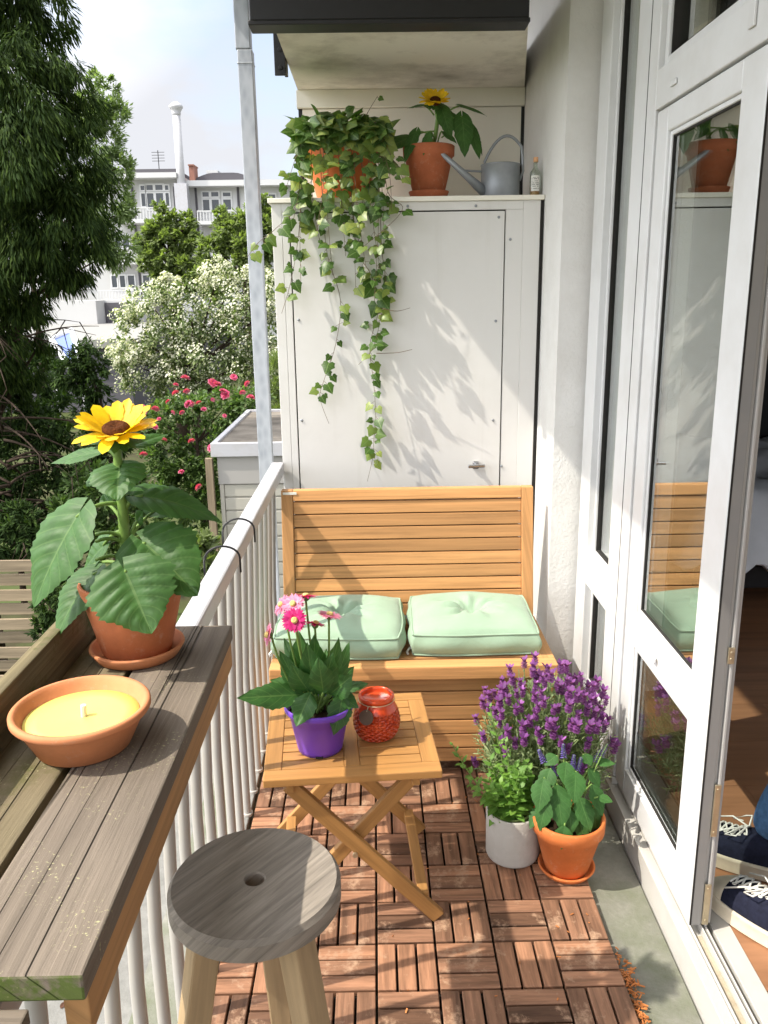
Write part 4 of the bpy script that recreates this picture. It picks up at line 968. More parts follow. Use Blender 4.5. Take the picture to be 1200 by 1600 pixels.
for i, (p0, p1, W, ya, yb, nr) in enumerate(SL):
    A, T = at(*p0, Y=ya), at(*p1, Y=yb); b = MB(); b.leaf(A, T, nr, W, 'ovate', .10, .10, 14, 8, .02, .035, i); lf = obj('leaf', b, m_salvia, sv, smooth=True)
    b = MB(); b.tube(curve3(cs+V3((rr.uniform(-.03,.03), rr.uniform(-.02,.03), 0)), cs.lerp(A,.6)+V3((0,.015,.02)), A, 6), .0024, 6); obj('petiole', b, m_stem, lf, smooth=True)
for i, (px, py, yy) in enumerate(((842,1172,2.12),(862,1192,2.11),(880,1163,2.13),(897,1180,2.12),(908,1184,2.12),(938,1172,2.14),(949,1163,2.14))):
    T = at(px, py, Y=yy); b = MB(); pts = curve3(cs+V3((rr.uniform(-.03,.03), .01, 0)), cs.lerp(T,.55)+V3((0,.01,0)), T, 10); b.tube(pts, .0022, 6); s = obj('flower_stalk', b, m_stem, sv, smooth=True)
    b = MB(); ax = (pts[-1]-pts[-3]).normalized(); u = ax.orthogonal().normalized(); w = ax.cross(u)
    for k in range(46):
        t = k/45; p = T-ax*(.040*(1-t)); a = k*2.4; d = u*math.cos(a)+w*math.sin(a)+ax*.3; b.leaf(p, p+d*(.011*(1-.6*t)), ax, .008, 'petal', .3, .3, 3, 2, .05, 0, k)
    obj('flower_spike', b, m_salflower, s, smooth=True)

# ------------------------------------------------------------------ things on the cabinet shelf
ZS = 1.9625
# ivy in orange pot
ic = V3((-0.115, 3.515, ZS))
iv = thing('potted_ivy', ic, 'trailing variegated ivy spilling from an orange pot on the shelf', 'potted plant')
b = MB(); b.lathe([(.0001,0),(.098,0),(.101,.004),(.150,.215),(.156,.217),(.160,.222),(.160,.243),(.157,.247),(.151,.247),(.148,.240),(.142,.20),(.0001,.195)], ic, 64); obj('pot', b, m_orange, iv, smooth=True)
fol = MB(); vin = MB(); rr = random.Random(31)
def ivyleaf(p, a, n, s): fol.lobed(p, a, n, s*1.14, rr.uniform(.02,.25))
top = ic+V3((0,0,.235))
for k in range(150):
    t = rr.uniform(0, 6.28); q = rr.uniform(.02,.180); h = rr.choice((rr.uniform(-.005,.05), rr.uniform(0,.115)))*(1-.55*q/.175)
    p = top+V3((q*math.cos(t), q*math.sin(t), h)); 
    if p.y > 3.83: continue
    d = V3((math.cos(t), math.sin(t), rr.uniform(-.5,.5)))+V3((rr.uniform(-.5,.5), rr.uniform(-.5,.5), rr.uniform(-.3,.3)))
    ivyleaf(p, d, V3((rr.uniform(-.5,.5), -.6+rr.uniform(-.4,.4), .8)), rr.choice((.028,.036,.045,.055,.066,.074))*rr.uniform(.9,1.1))
# curtain of vines over the pot's rim and the shelf front; pixel polylines at a depth just in front of the cabinet
def vine(px, y0_, y1_, dens, smin, smax, leafless=0.0, start=True, spread=.02, r=.0016):
    pts = []
    n = len(px)
    raw = [at(x, y, Y=y0_+(y1_-y0_)*i/(n-1)) for i, (x, y) in enumerate(px)]
    if start:
        raw = [top+V3(((raw[0].x-top.x)*.55, -.06, .02)), top+V3(((raw[0].x-top.x)*.9, -.15, .02))]+raw
    for i in range(len(raw)-1):
        a, c_, d, e = raw[max(0,i-1)], raw[i], raw[i+1], raw[min(len(raw)-1,i+2)]
        for k in range(6):
            t = k/6; pts.append(.5*((2*c_)+(d-a)*t+(2*a-5*c_+4*d-e)*t*t+(3*c_-a-3*d+e)*t**3))
    pts.append(raw[-1]); vin.tube(pts, [r*(1-.5*i/len(pts)) for i in range(len(pts))], 5)
    L = sum((pts[i+1]-pts[i]).length for i in range(len(pts)-1)); m = int(L*dens*.78)
    for k in range(m):
        t = (k+rr.random())/m
        if t > 1-leafless: continue
        i = min(len(pts)-2, int(t*(len(pts)-1))); p = pts[i]; a = rr.choice((-1, 1))
        d = V3((a*rr.uniform(.2,1), rr.uniform(-.9,.1), rr.uniform(-.9,.35))).normalized(); s = rr.uniform(smin*.75, smax*1.15)*(1.12-.5*t)
        b0 = p+d*rr.uniform(.008,spread+.008); vin.tube([p, b0], .0008, 4, False)
        ivyleaf(b0, d+V3((0,0,-.5)), V3((rr.uniform(-.5,.5), -1, rr.uniform(0,.9))), s)
    return pts
YF = 3.30
for (x0, x1, yend, dn) in ((468,455,360,60),(478,470,440,62),(488,500,380,55),(505,495,360,60),(515,520,430,55),(528,540,400,55),(540,535,350,60),(552,572,420,60),(562,560,380,60),(575,595,430,62),(586,600,380,55),(595,612,330,50),(470,445,300,50),(600,630,280,45),(590,585,470,60),(548,556,460,55)):
    ym = (215+yend)/2; vine([(x0, 215+rr.uniform(-5,10)), (x0+(x1-x0)*.4+rr.uniform(-8,8), ym), (x1, yend)], 3.36, YF+rr.uniform(-.05,.02), dn, .034, .060)
vine([(500,230),(505,330),(512,400),(532,470),(524,540),(506,595),(500,622),(514,662)], 3.36, 3.29, 42, .034, .055, .10)
vine([(545,230),(556,380),(580,430),(592,480),(578,540),(584,600),(587,650),(584,690),(583,712),(574,752)], 3.36, 3.28, 40, .03, .052, .04)
vine([(590,230),(596,380),(602,440),(594,500),(582,545),(560,570)], 3.36, 3.29, 46, .034, .055, .1)
vine([(475,230),(470,330),(462,400),(452,450),(440,490)], 3.36, 3.28, 42, .034, .055, .08)
vine([(480,230),(462,320),(430,358),(405,378),(386,402)], 3.36, 3.22, 34, .034, .060, .0)
vine([(596,220),(606,300),(628,330),(560,392)], 3.36, 3.24, 26, .034, .055, .0)
vine([(560,205),(575,175),(590,150)], 3.46, 3.44, 30, .03, .05, .0, True)
vine([(598,482),(620,486),(641,481)], 3.30, 3.27, 8, .01, .015, .5, False); vine([(588,552),(620,551),(644,546)], 3.29, 3.26, 8, .01, .016, .5, False)
obj('foliage', fol, m_ivy, iv, smooth=True); obj('vines', vin, m_vine, iv, smooth=True)

# sunflower in terracotta pot on the shelf
hc = V3((0.222, 3.485, ZS))
saucer(hc, .080, .030, m_terra4, 'terracotta saucer under the small sunflower pot on the shelf')
s2 = thing('potted_sunflower', hc+V3((0,0,.0085)), 'small potted sunflower on the cabinet shelf beside the watering can', 'potted plant')
c = s2.location
b = MB(); b.lathe(potprof(.060, .099, .186, (.040, .006)), c, 56); obj('pot', b, m_terra4, s2, smooth=True); soil(c+V3((0,0,.155)), .09, s2)
st = [c+V3((0,0,.15)), at(680, 215, Y=3.47), at(684, 185, Y=3.46), at(680, 160, Y=3.45)]; b = MB(); b.tube(st, .008, 10); obj('stem', b, m_stem, s2, smooth=True)
sunflower_head(s2, at(680, 157, Y=3.43), (.02,-.58,.80), .066, 17)
HL = [((688,185),(718,165),(762,176),.052,(.1,-.4,.9),3.47,3.47),((690,195),(722,182),(728,242),.075,(.1,-.85,.5),3.46,3.40),((692,200),(735,198),(752,245),.050,(.3,-.8,.4),3.48,3.42),((690,215),(735,190),(758,240),.04,(.5,-.6,.5),3.50,3.48),
 ((680,205),(640,215),(596,232),.085,(-.15,-.65,.75),3.46,3.40),((678,180),(662,165),(636,166),.045,(-.1,-.4,.9),3.47,3.50),((684,170),(690,168),(706,215),.06,(.1,-.85,.45),3.45,3.40),((680,220),(672,205),(660,240),.04,(-.2,-.7,.7),3.42,3.38),((684,222),(690,205),(716,222),.04,(.2,-.6,.8),3.42,3.40),((680,215),(650,205),(630,250),.05,(-.3,-.7,.6),3.44,3.38),
 ((686,190),(700,176),(724,195),.05,(.1,-.6,.8),3.50,3.50)]
for i, (p0, p1, p2, W, nr, ya, yb) in enumerate(HL):
    A, B_, T = at(*p0, Y=3.465), at(*p1, Y=ya), at(*p2, Y=yb); b = MB(); b.leaf(B_, T, nr, W, 'heart' if W > .04 else 'ovate', .12, .1, 12, 8, .03, .03, i+9); lf = obj('leaf', b, m_sunleaf, s2, smooth=True)
    b = MB(); b.tube(curve3(A, (A+B_)/2+V3((0,0,.012)), B_, 6), .003, 6); obj('petiole', b, m_stem, lf, smooth=True)

# watering can
wc = V3((0.500, 3.475, ZS))
wa = thing('watering_can', wc, 'small zinc watering can with long spout on the cabinet shelf', 'watering can')
b = MB(); b.lathe([(.0001,0),(.076,0),(.077,.003),(.074,.006),(.0745,.118),(.0765,.120),(.0765,.124),(.073,.125),(.072,.12),(.070,.02),(.0001,.02)], wc, 48); obj('body', b, m_steel, wa, smooth=True)
b = MB(); tipp = at(678, 229, Y=3.40); b0 = wc+V3((-.062,-.02,.022)); b.tube([b0, b0.lerp(tipp,.3), tipp], [.021,.0145,.0065], 14); obj('spout', b, m_steel, wa, smooth=True)
b = MB(); b.tube([wc+V3((-.070,-.01,.098)), b0.lerp(tipp,.42)+V3((0,0,.01))], .004, 8); obj('brace', b, m_steel, wa)
b = MB(); pts = [wc+V3((-.055,0,.12))]
for k in range(13):
    t = k/12; pts.append(wc+V3((-.062+.143*t, 0, .122+.105*math.sin(math.pi*(t*.80+.02))**.8)))
pts += [wc+V3((.085,0,.15)), wc+V3((.088,0,.10)), wc+V3((.075,0,.065))]
vs = []
for i in range(len(pts)-1):
    pass
b.tube(pts, .0055, 8); obj('handle', b, m_steel, wa, smooth=True)
# bottle
bc = V3((0.627, 3.42, ZS))
bo = thing('glass_bottle', bc, 'small clear glass bottle with copper cap and white label against the wall', 'bottle')
b = MB(); b.lathe([(.0001,0),(.019,0),(.021,.003),(.021,.080),(.019,.090),(.009,.104),(.008,.108),(.008,.126),(.0065,.126),(.0065,.106),(.018,.086),(.019,.004),(.0001,.004)], bc, 32); obj('glass', b, m_bottle, bo, smooth=True)
b = MB(); b.lathe([(.0001,.0045),(.0185,.0045),(.0185,.034),(.0001,.034)], bc, 24); obj('oil', b, m_oil, bo, smooth=False)
b = MB(); b.lathe([(.0001,.124),(.0092,.124),(.0092,.140),(.0085,.141),(.0001,.141)], bc, 24); obj('cap', b, m_copper, bo)
b = MB(); n = 12; vs = []
for k in range(n+1):
    t = -math.pi/2-.15+(-.85+1.7*k/n); 
    for z in (.018,.074): vs.append(bc+V3((.0214*math.cos(t), .0214*math.sin(t), z)))
b.add(vs, [(2*k,2*k+2,2*k+3,2*k+1) for k in range(n)]); lb = obj('paper_label', b, m_paper, bo, smooth=True)
b = MB()
for j, z in enumerate((.066,.060,.053,.046,.040,.034,.026)):
    for k in range(8):
        if (k*7+j*3) % 5 == 0: continue
        t = -math.pi/2-.15+(-.65+1.3*k/8); t2 = t+.12; q = .0217; h = .0022 if j != 1 else .0034
        b.add([bc+V3((q*math.cos(t), q*math.sin(t), z)), bc+V3((q*math.cos(t2), q*math.sin(t2), z)), bc+V3((q*math.cos(t2), q*math.sin(t2), z+h)), bc+V3((q*math.cos(t), q*math.sin(t), z+h))], [(0,1,2,3)])
obj('print', b, m_ink, lb)

# ------------------------------------------------------------------ wood chips at the deck edge
m_chip = wood('orange_chip', (0.55, 0.20, 0.06), var=0.4)
b = MB(); rr = random.Random(2)
for k in range(210):
    y = rr.choice((rr.gauss(1.66, .05), rr.gauss(1.47, .03), rr.uniform(1.4, 1.75))); p = V3((.586+abs(rr.gauss(0, .012)), y, -.023+rr.uniform(0,.012))); a = rr.uniform(0, 6.28); L = rr.uniform(.006,.02)
    d = V3((math.cos(a), math.sin(a), rr.uniform(-.3,.3)))*L; b.beam(p, p+d, .003, .0018)
tag(obj('wood_chips', b, m_chip, None), 'orange wood chips scattered along the deck edge', 'wood chips', kind='stuff')
b = MB()
for k in range(70):
    p = V3((rr.uniform(-.3,.56), rr.uniform(.9, 2.45), .0015)); a = rr.uniform(0, 6.28); L = rr.uniform(.004,.012); d = V3((math.cos(a), math.sin(a), rr.uniform(0,.3)))*L; b.beam(p, p+d, rr.uniform(.0015,.004), .0012)
tag(obj('plant_debris', b, m_chip, None), 'tiny dry plant crumbs strewn over the deck tiles', 'debris', kind='stuff')
m_dl = leafmat('dead_leaf', (0.13, 0.055, 0.03), None, .5, .2, .8)
b = MB()
for k in range(26):
    p = V3((rr.uniform(-.95,-.62), rr.uniform(.9, 2.6), -.083)); a = rr.uniform(0, 6.28); d = V3((math.cos(a), math.sin(a), rr.uniform(0,.5))); L = rr.uniform(.012,.035); b.leaf(p, p+d*L, V3((rr.uniform(-.4,.4), rr.uniform(-.4,.4), 1)), L*.5, 'ovate', .4, .3, 5, 2)
tag(obj('dead_leaves', b, m_dl, None), 'dry brown leaves lying on the grey ledge outside the balusters', 'dead leaves', kind='stuff')

# ------------------------------------------------------------------ person standing inside the doorway (mostly out of frame)
m_skin = plain('skin', (0.55, 0.36, 0.27), 0.55); m_jeans = plain('blue_denim', (0.07, 0.14, 0.26), 0.9, 0, 0.1, 0.25, 60, 0.5, 300); m_shirt = plain('grey_shirt', (0.30, 0.30, 0.31), 0.9)
m_navy = plain('navy_canvas', (0.012, 0.014, 0.030), 0.85, 0, 0.2, 0.3, 90, 0.3, 500); m_sole = plain('cream_rubber', (0.68, 0.60, 0.46), 0.6, 0, 0.3, 0.08, 30); m_lace = plain('white_lace', (0.72, 0.70, 0.64), 0.9); m_hair = plain('brown_hair', (0.05, 0.03, 0.02), 0.6)
FZ = 0.0685
pe = thing('person', (1.08, 1.80, FZ), 'person in blue jeans and navy canvas sneakers standing inside the doorway', 'person')
def skin(name, verts, edges, mat, parent, root=0):
    off = wloc(parent); me = bpy.data.meshes.new(name); me.from_pydata([tuple(V3(v)-off) for v, r in verts], edges, []); o = bpy.data.objects.new(name, me); link(o, parent); me.materials.append(mat)
    sk = o.modifiers.new('skin', 'SKIN'); sk.use_smooth_shade = True
    for i, (v, r) in enumerate(verts):
        rr_ = r if isinstance(r, tuple) else (r, r); me.skin_vertices[0].data[i].radius = rr_; me.skin_vertices[0].data[i].use_root = (i == root)
    ss = o.modifiers.new('sub', 'SUBSURF'); ss.levels = 1; ss.render_levels = 2; return o
heelN, toeN = V3((1.010, 1.620, FZ)), V3((.862, 1.868, FZ)); heelF, toeF = V3((1.085, 1.905, FZ)), V3((.868, 2.070, FZ))
def ank(h, t, z): return h.lerp(t, .18)+V3((0,0,z))
aN, aF = ank(heelN, toeN, .10), ank(heelF, toeF, .10)
hipN, hipF, pel = V3((1.175,1.675,.86)), V3((1.315,1.785,.86)), V3((1.245,1.73,1.0))
B = [(pel,(.085,.075)),(V3((1.235,1.72,1.18)),(.10,.09)),(V3((1.235,1.73,1.38)),(.125,.095)),(V3((1.235,1.735,1.47)),(.055,.055)),(V3((1.235,1.75,1.54)),(.052,.056)),(V3((1.233,1.77,1.60)),(.074,.092)),(V3((1.233,1.765,1.68)),(.066,.084)),
     (V3((1.075,1.68,1.40)),(.052,.052)),(V3((1.03,1.66,1.14)),(.040,.040)),(V3((1.02,1.73,.92)),(.028,.028)),(V3((1.395,1.79,1.40)),(.052,.052)),(V3((1.44,1.82,1.14)),(.040,.040)),(V3((1.42,1.90,.92)),(.028,.028)),
     (hipN,(.070,.070)),(hipN.lerp(aN,.5)+V3((-.01,.03,.02)),(.058,.058)),(aN+V3((0,0,.04)),(.036,.036)),(hipF,(.070,.070)),(hipF.lerp(aF,.5)+V3((-.01,.04,.02)),(.058,.058)),(aF+V3((0,0,.04)),(.036,.036))]
Ed = [(0,1),(1,2),(2,3),(3,4),(4,5),(5,6),(2,7),(7,8),(8,9),(2,10),(10,11),(11,12),(0,13),(13,14),(14,15),(0,16),(16,17),(17,18)]
body = skin('body', B, Ed, m_skin, pe)
for (w0, sgn) in ((B[9][0], -1), (B[12][0], 1)):
    hv = [(w0,.028),(w0+V3((0,.02,-.05)),(.036,.016)),(w0+V3((0,.03,-.09)),(.038,.014))]; he = [(0,1),(1,2)]
    for k in range(4):
        x = (k-1.5)*.019; L = (.070,.082,.078,.062)[k]; i = len(hv)
        hv += [(w0+V3((x*.9,.035,-.10)),.0095),(w0+V3((x,.042,-.10-L*.5)),.009),(w0+V3((x*1.02,.058,-.10-L*.95)),.0075)]; he += [(2,i),(i,i+1),(i+1,i+2)]
    i = len(hv); hv += [(w0+V3((-sgn*.032,.035,-.06)),.0105),(w0+V3((-sgn*.045,.055,-.095)),.0085)]; he += [(1,i),(i,i+1)]; skin('hand', hv, he, m_skin, body)
legs = [(pel+V3((0,0,.03)),(.148,.118)),(hipN,(.100,.104)),(B[14][0],(.076,.076)),(aN+V3((0.002,-.002,.075)),(.066,.066)),(aN+V3((.004,-.004,.02)),(.060,.060)),(hipF,(.100,.104)),(B[17][0],(.076,.076)),(aF+V3((.002,-.002,.075)),(.066,.066)),(aF+V3((.006,-.005,.015)),(.062,.062))]
skin('jeans', legs, [(0,1),(1,2),(2,3),(3,4),(0,5),(5,6),(6,7),(7,8)], m_jeans, pe)
sh = [(pel+V3((0,0,-.10)),(.185,.170)),(pel+V3((0,0,.02)),(.172,.158)),(B[1][0],(.148,.132)),(B[2][0],(.170,.128)),(B[2][0]+V3((0,.005,.075)),(.072,.068)),(B[7][0],(.068,.068)),(B[7][0].lerp(B[8][0],.7),(.058,.058)),(B[10][0],(.068,.068)),(B[10][0].lerp(B[11][0],.7),(.058,.058))]
skin('shirt', sh, [(0,1),(1,2),(2,3),(3,4),(3,5),(5,6),(3,7),(7,8)], m_shirt, pe)
hd = V3((1.233,1.765,1.640))
b = MB(); b.ball(hd+V3((0,-.022,.036)), .104, 20, 12, (.86,1.0,1.0)); obj('hair', b, m_hair, pe, smooth=True)
b = MB()
for s in (-1, 1): b.ball(hd+V3((s*.032,.090,-.005)), .011, 10, 6)
obj('eye', b, m_lace, body, smooth=True)
b = MB(); b.tube([hd+V3((0,.098,.0)), hd+V3((0,.118,-.035)), hd+V3((0,.098,-.042))], [.008,.014,.010], 8); obj('nose', b, m_skin, body, smooth=True)
b = MB(); b.tube([hd+V3((-.022,.090,-.068)), hd+V3((0,.099,-.066)), hd+V3((.022,.090,-.068))], .005, 6); obj('mouth', b, m_redwax, body, smooth=True)
def shoe(heel, toe):
    ax = (toe-heel); L = ax.length; ax.normalize(); side = V3((ax.y, -ax.x, 0)); par = bpy.data.objects.new('shoe', None); link(par, pe); par.location = heel-wloc(pe)
    W = lambda t: .5*L*(.245+.115*math.sin(math.pi*min(1, max(0, (t-.15)/.95)))**1.2)*(max(0, 1-abs(2*t-1)**5))**.35+.0005
    def P(t, x, z): return heel+ax*(t*L)+side*x+V3((0,0,z))
    ts = [0,.012,.04,.09,.18,.3,.42,.54,.66,.78,.87,.93,.97,.99,1]
    def ringmesh(levels):
        b_ = MB(); vs = []
        for g, z in levels:
            for t in ts: vs.append(P(t*(1+2*g/L)-g/L, W(t)+g, z))
            for t in ts[-2:0:-1]: vs.append(P(t*(1+2*g/L)-g/L, -W(t)-g, z))
        n_ = 2*len(ts)-2; fs = [(i*n_+k, i*n_+(k+1)%n_, (i+1)*n_+(k+1)%n_, (i+1)*n_+k) for i in range(len(levels)-1) for k in range(n_)]
        fs += [tuple(range(n_-1,-1,-1)), tuple((len(levels)-1)*n_+k for k in range(n_))]; b_.add(vs, fs); return b_
    auto_smooth(obj('sole', ringmesh([(.000,0),(.004,.002),(.005,.014),(.004,.034),(.005,.036),(.002,.043)]), m_sole, par), 50)
    H = lambda t: .046+(.030 if t > .74 else .0)*0 + .075*max(0, min(1, (.98-t)/.62))**1.1 + .020*math.sin(math.pi*min(1, max(0,(1-t)/.5)))
    def loft(t0, t1, g, n=16, m=14, a0=0, a1=math.pi):
        b_ = MB(); vs = []; uv = []
        for i in range(n+1):
            t = t0+(t1-t0)*i/n; w = W(t)*.985+g; h = (H(t)-.038)+g
            for j in range(m+1):
                a = a0+(a1-a0)*j/m; x = w*math.copysign(abs(math.cos(a))**.75, math.cos(a)); z = .038+h*math.sin(a)**.8*(1 if t < .985 else .4); vs.append(P(t, x, z)); uv.append((x, t))
        b_.add(vs, [(i*(m+1)+j, i*(m+1)+j+1, (i+1)*(m+1)+j+1, (i+1)*(m+1)+j) for i in range(n) for j in range(m)], uv); return b_
    obj('upper', loft(.02, .80, 0), m_navy, par, smooth=True); obj('toe_cap', loft(.775, .993, .0015, 12), m_sole, par, smooth=True)
    b_ = MB(); b_.add([], [])
    for k in range(6):
        t = .40+.062*k; w = W(t)*.42; z = H(t)
        zz = lambda x, t_: .038+(H(t_)-.038)*(max(0, 1-(abs(x)/(W(t_)*.985))**2.6))**.42+.004
        for s in (1, -1):
            xa, xb = s*w, -s*w; ta, tb = t, t+.055; pts = [P(ta+(tb-ta)*q/6, xa+(xb-xa)*q/6, zz(xa+(xb-xa)*q/6, ta+(tb-ta)*q/6)+.003*math.sin(math.pi*q/6)) for q in range(7)]; b_.tube(pts, .0026, 6)
    t = .40; top_ = P(t, 0, H(t)+.008)
    for s in (1, -1):
        b_.tube([top_, top_+side*s*.03+V3((0,0,.018)), top_+side*s*.055+ax*.02+V3((0,0,-.004)), top_+side*s*.045+ax*.05+V3((0,0,-.018)), top_+side*s*.02+ax*.02], .0023, 6)
        b_.tube([top_, top_+side*s*.035+ax*.05+V3((0,0,-.006)), top_+side*s*.05+ax*.10+V3((0,0,-.035))], .0023, 6)
    obj('lace', b_, m_lace, par, smooth=True)
    b_ = MB()
    for k in range(6):
        t = .41+.062*k
        for s in (1, -1):
            x = s*W(t)*.45; z = .038+(H(t)-.038)*(1-(.45/.985)**2.6)**.42+.0015; b_.lathe([(.0055,0),(.0055,.002),(.0025,.0025),(.0025,0)], P(t, x, z), 10)
    obj('eyelet', b_, m_lace, par, smooth=True)
shoe(heelN, toeN); shoe(heelF, toeF)

# ------------------------------------------------------------------ THE GARDEN SIDE
GZ = -2.0
M_ = MT('garden_ground', 0.95, 0.1); v = M_.coord('Object')
M_.col(M_.ramp(M_.noise(v, 0.8, 9, .7), [(0.35,(0.045,0.035,0.022)),(0.55,(0.06,0.075,0.025)),(0.75,(0.07,0.11,0.03))])); m_ground = M_.m
b = MB(); b.add([(-600,-200,GZ),(600,-200,GZ),(600,900,GZ),(-600,900,GZ)], [(0,1,2,3)]); struct('ground', b, m_ground)

def px_blob(px, py, rpx, Y, sq=1.0, dy=0.0):
    p = at(px, py, Y=Y+dy); return (p, rpx*Y/FPX, sq)
def scatter(mb, blobs, n, L, W, rr, droop=0.0, shell=.45, fold=.25, lean=.6, gaps=0.0):
    wts = [bl[1]**2 for bl in blobs]; tot = sum(wts); acc = []
    s = 0
    for w in wts: s += w/tot; acc.append(s)
    # each blob gets clumps so that the crown has light and dark masses and gaps
    clumps = []
    for (c, r, sq) in blobs:
        m = max(5, int(26*(1-gaps))); cl = []
        for k in range(m):
            d = V3((rr.gauss(0,1), rr.gauss(0,1), rr.gauss(0,1))).normalized(); q = shell+(1-shell)*rr.random()**.6
            cl.append((c+V3((d.x*r*q, d.y*r*q, d.z*r*q*sq)), r*rr.uniform(.20,.42), d))
        clumps.append(cl)
    for k in range(n):
        u = rr.random(); i = next(j for j, a in enumerate(acc) if u <= a+1e-9)
        c, cr__, d0 = rr.choice(clumps[i]); d = V3((rr.gauss(0,1), rr.gauss(0,1), rr.gauss(0,1))).normalized(); q = rr.random()**.5
        p = c+d*cr__*q; a = (d*.8+d0*.6+V3((rr.uniform(-1,1)*lean, rr.uniform(-1,1)*lean, rr.uniform(-1,1)*lean-droop))).normalized()
        w = a.cross(V3((rr.uniform(-.6,.6), rr.uniform(-.6,.6), 1))); w = w.normalized() if w.length > 1e-3 else a.orthogonal().normalized()
        s = rr.uniform(.65,1.3); mb.card(p, a, w, L*s, W*s, fold)
    return clumps
def limbs(mb, base, top, blobs, r, rr, n=None):
    base, top = V3(base), V3(top); mb.tube([base, base.lerp(top,.4)+V3((rr.uniform(-.1,.1)*r*8, 0, 0)), top], [r, r*.75, r*.35], 10)
    for (c, q, s) in blobs:
        t = max(.15, min(.95, (c.z-base.z)/max(.1, top.z-base.z)-.12)); p0 = base.lerp(top, t); mb.tube(curve3(p0, p0.lerp(c,.5)+V3((0,0,q*.15)), c, 6), [r*.38*(1-.13*k) for k in range(7)], 6)
m_bark = plain('bark', (0.05, 0.036, 0.027), 0.95, 0, 0.1, 0.4, 20, 0.8, 60)
m_con = leafmat('conifer_foliage', (0.028, 0.054, 0.012), None, .7, .3, .8, (0.066,0.104,0.020), spec=.15)
m_fine = leafmat('fine_foliage', (0.21, 0.28, 0.125), None, .4, .5, .6, (0.31,0.39,0.19))
m_mid = leafmat('mid_foliage', (0.20, 0.255, 0.095), None, .5, .5, .55, (0.29,0.36,0.12))
m_shr = leafmat('shrub_foliage', (0.10, 0.175, 0.045), None, .6, .45, .5, (0.19,0.29,0.08))
m_whl = leafmat('white_shrub_foliage', (0.15, 0.205, 0.075), None, .5, .4, .55, (0.23,0.29,0.11))
m_whf = leafmat('white_blossom', (0.72, 0.70, 0.56), None, .1, .3, .7, (0.80,0.79,0.68))
m_rose = leafmat('rose_petal', (0.74, 0.09, 0.25), None, .25, .3, .6, (0.84,0.32,0.47))
m_darkshr = leafmat('dark_foliage', (0.026, 0.052, 0.013), None, .6, .3, .8, (0.065,0.11,0.024), spec=.15)

rr = random.Random(100)
# big dark conifer at the left
tcn_ = at(15, 600, Y=6.6); t = thing('conifer_tree', (tcn_.x, tcn_.y, GZ), 'tall dark green conifer with drooping foliage and bare lower twigs', 'tree')
bl = [px_blob(*q) for q in ((10,-30,90,6.6),(50,40,66,6.6,1,.2),(74,105,52,6.6),(60,150,75,6.6,1,-.2),(112,195,48,6.6),(85,255,85,6.6,1,.1),(140,300,42,6.6),(105,345,72,6.6,1,-.1),(150,375,36,6.6),(60,390,80,6.6),(105,425,45,6.6),(0,220,110,6.6,1,-.3),(-20,330,110,6.6),(10,440,75,6.6),(45,480,36,6.6),(10,520,60,6.6,1,.2),(-30,560,70,6.6),(60,540,34,6.6,1,.4),(15,590,50,6.6,1,.3),(-60,100,110,6.6),(-70,420,100,6.6))]
b = MB(); cl = scatter(b, bl, 72000, .072, .0125, rr, 1.5, .12, .2, .40); 
cw = obj('crown', b, m_con, t)
b = MB(); limbs(b, (tcn_.x-.55, tcn_.y+.3, GZ), (tcn_.x-.5, tcn_.y+.2, 6.2), bl, .10, rr)
for k in range(44):
    z = rr.uniform(-.4, 1.7); a = rr.uniform(0, 6.28); L = rr.uniform(.5, 1.15); p0 = V3((tcn_.x-.1, tcn_.y, z)); d = V3((math.cos(a), math.sin(a)*.8, rr.uniform(-.5,.25)))
    p1 = p0+d*L; pts = curve3(p0, p0.lerp(p1,.5)+V3((0,0,.12)), p1, 6); b.tube(pts, [.012*(1-.14*i) for i in range(7)], 5)
    for j in range(4):
        q = pts[rr.randint(2,6)]; b.tube([q, q+V3((rr.uniform(-.2,.2), rr.uniform(-.2,.2), rr.uniform(-.25,.05)))], [.005,.002], 4)
obj('trunk', b, m_bark, t, smooth=True)
def tree(name, px, Y, blobs, n, L, W, mat, label, cat, r=.1, group=None, droop=.1, shell=.45, lean=.6, trunk='trunk', crown='crown', topfrac=.9):
    p = at(px, 500, Y=Y); t = thing(name, (p.x, p.y, GZ), label, cat, group); bl = [px_blob(*q) for q in blobs]
    b = MB(); scatter(b, bl, n, L, W, rr, droop, shell, .25, lean); obj(crown, b, mat, t)
    b = MB(); zt = max(c.z for c, q, s in bl); limbs(b, (p.x, p.y, GZ), (p.x, p.y, GZ+(zt-GZ)*topfrac), bl, r, rr); obj(trunk, b, m_bark, t, smooth=True); return t
tree('deciduous_tree', 60, 15, [(158,135,24,15),(172,185,30,15),(150,230,45,15),(185,262,28,15),(165,310,45,15),(195,330,22,15),(150,370,40,15),(185,390,28,15),(140,180,30,15)], 12000, .095, .036, m_fine, 'airy pale green tree just behind the dark conifer', 'tree', .07)
tree('deciduous_tree', 275, 20, [(245,365,24,20),(232,400,22,20),(262,395,34,20),(290,378,24,20),(262,345,16,20),(250,325,10,20),(300,420,34,20),(262,440,32,20),(325,440,30,20),(225,375,14,20),(295,345,14,20)], 12000, .125, .075, m_mid, 'mid green leafy tree in front of the white apartment block', 'tree', .16)
tree('deciduous_tree', 385, 18, [(335,390,24,18),(360,365,26,18),(385,350,24,18),(405,340,22,18),(375,400,40,18),(415,380,34,18),(412,320,18,18),(330,425,24,18),(345,340,14,18),(425,430,30,18)], 12500, .115, .065, m_mid, 'yellow-green leafy tree behind the galvanised post', 'tree', .16)
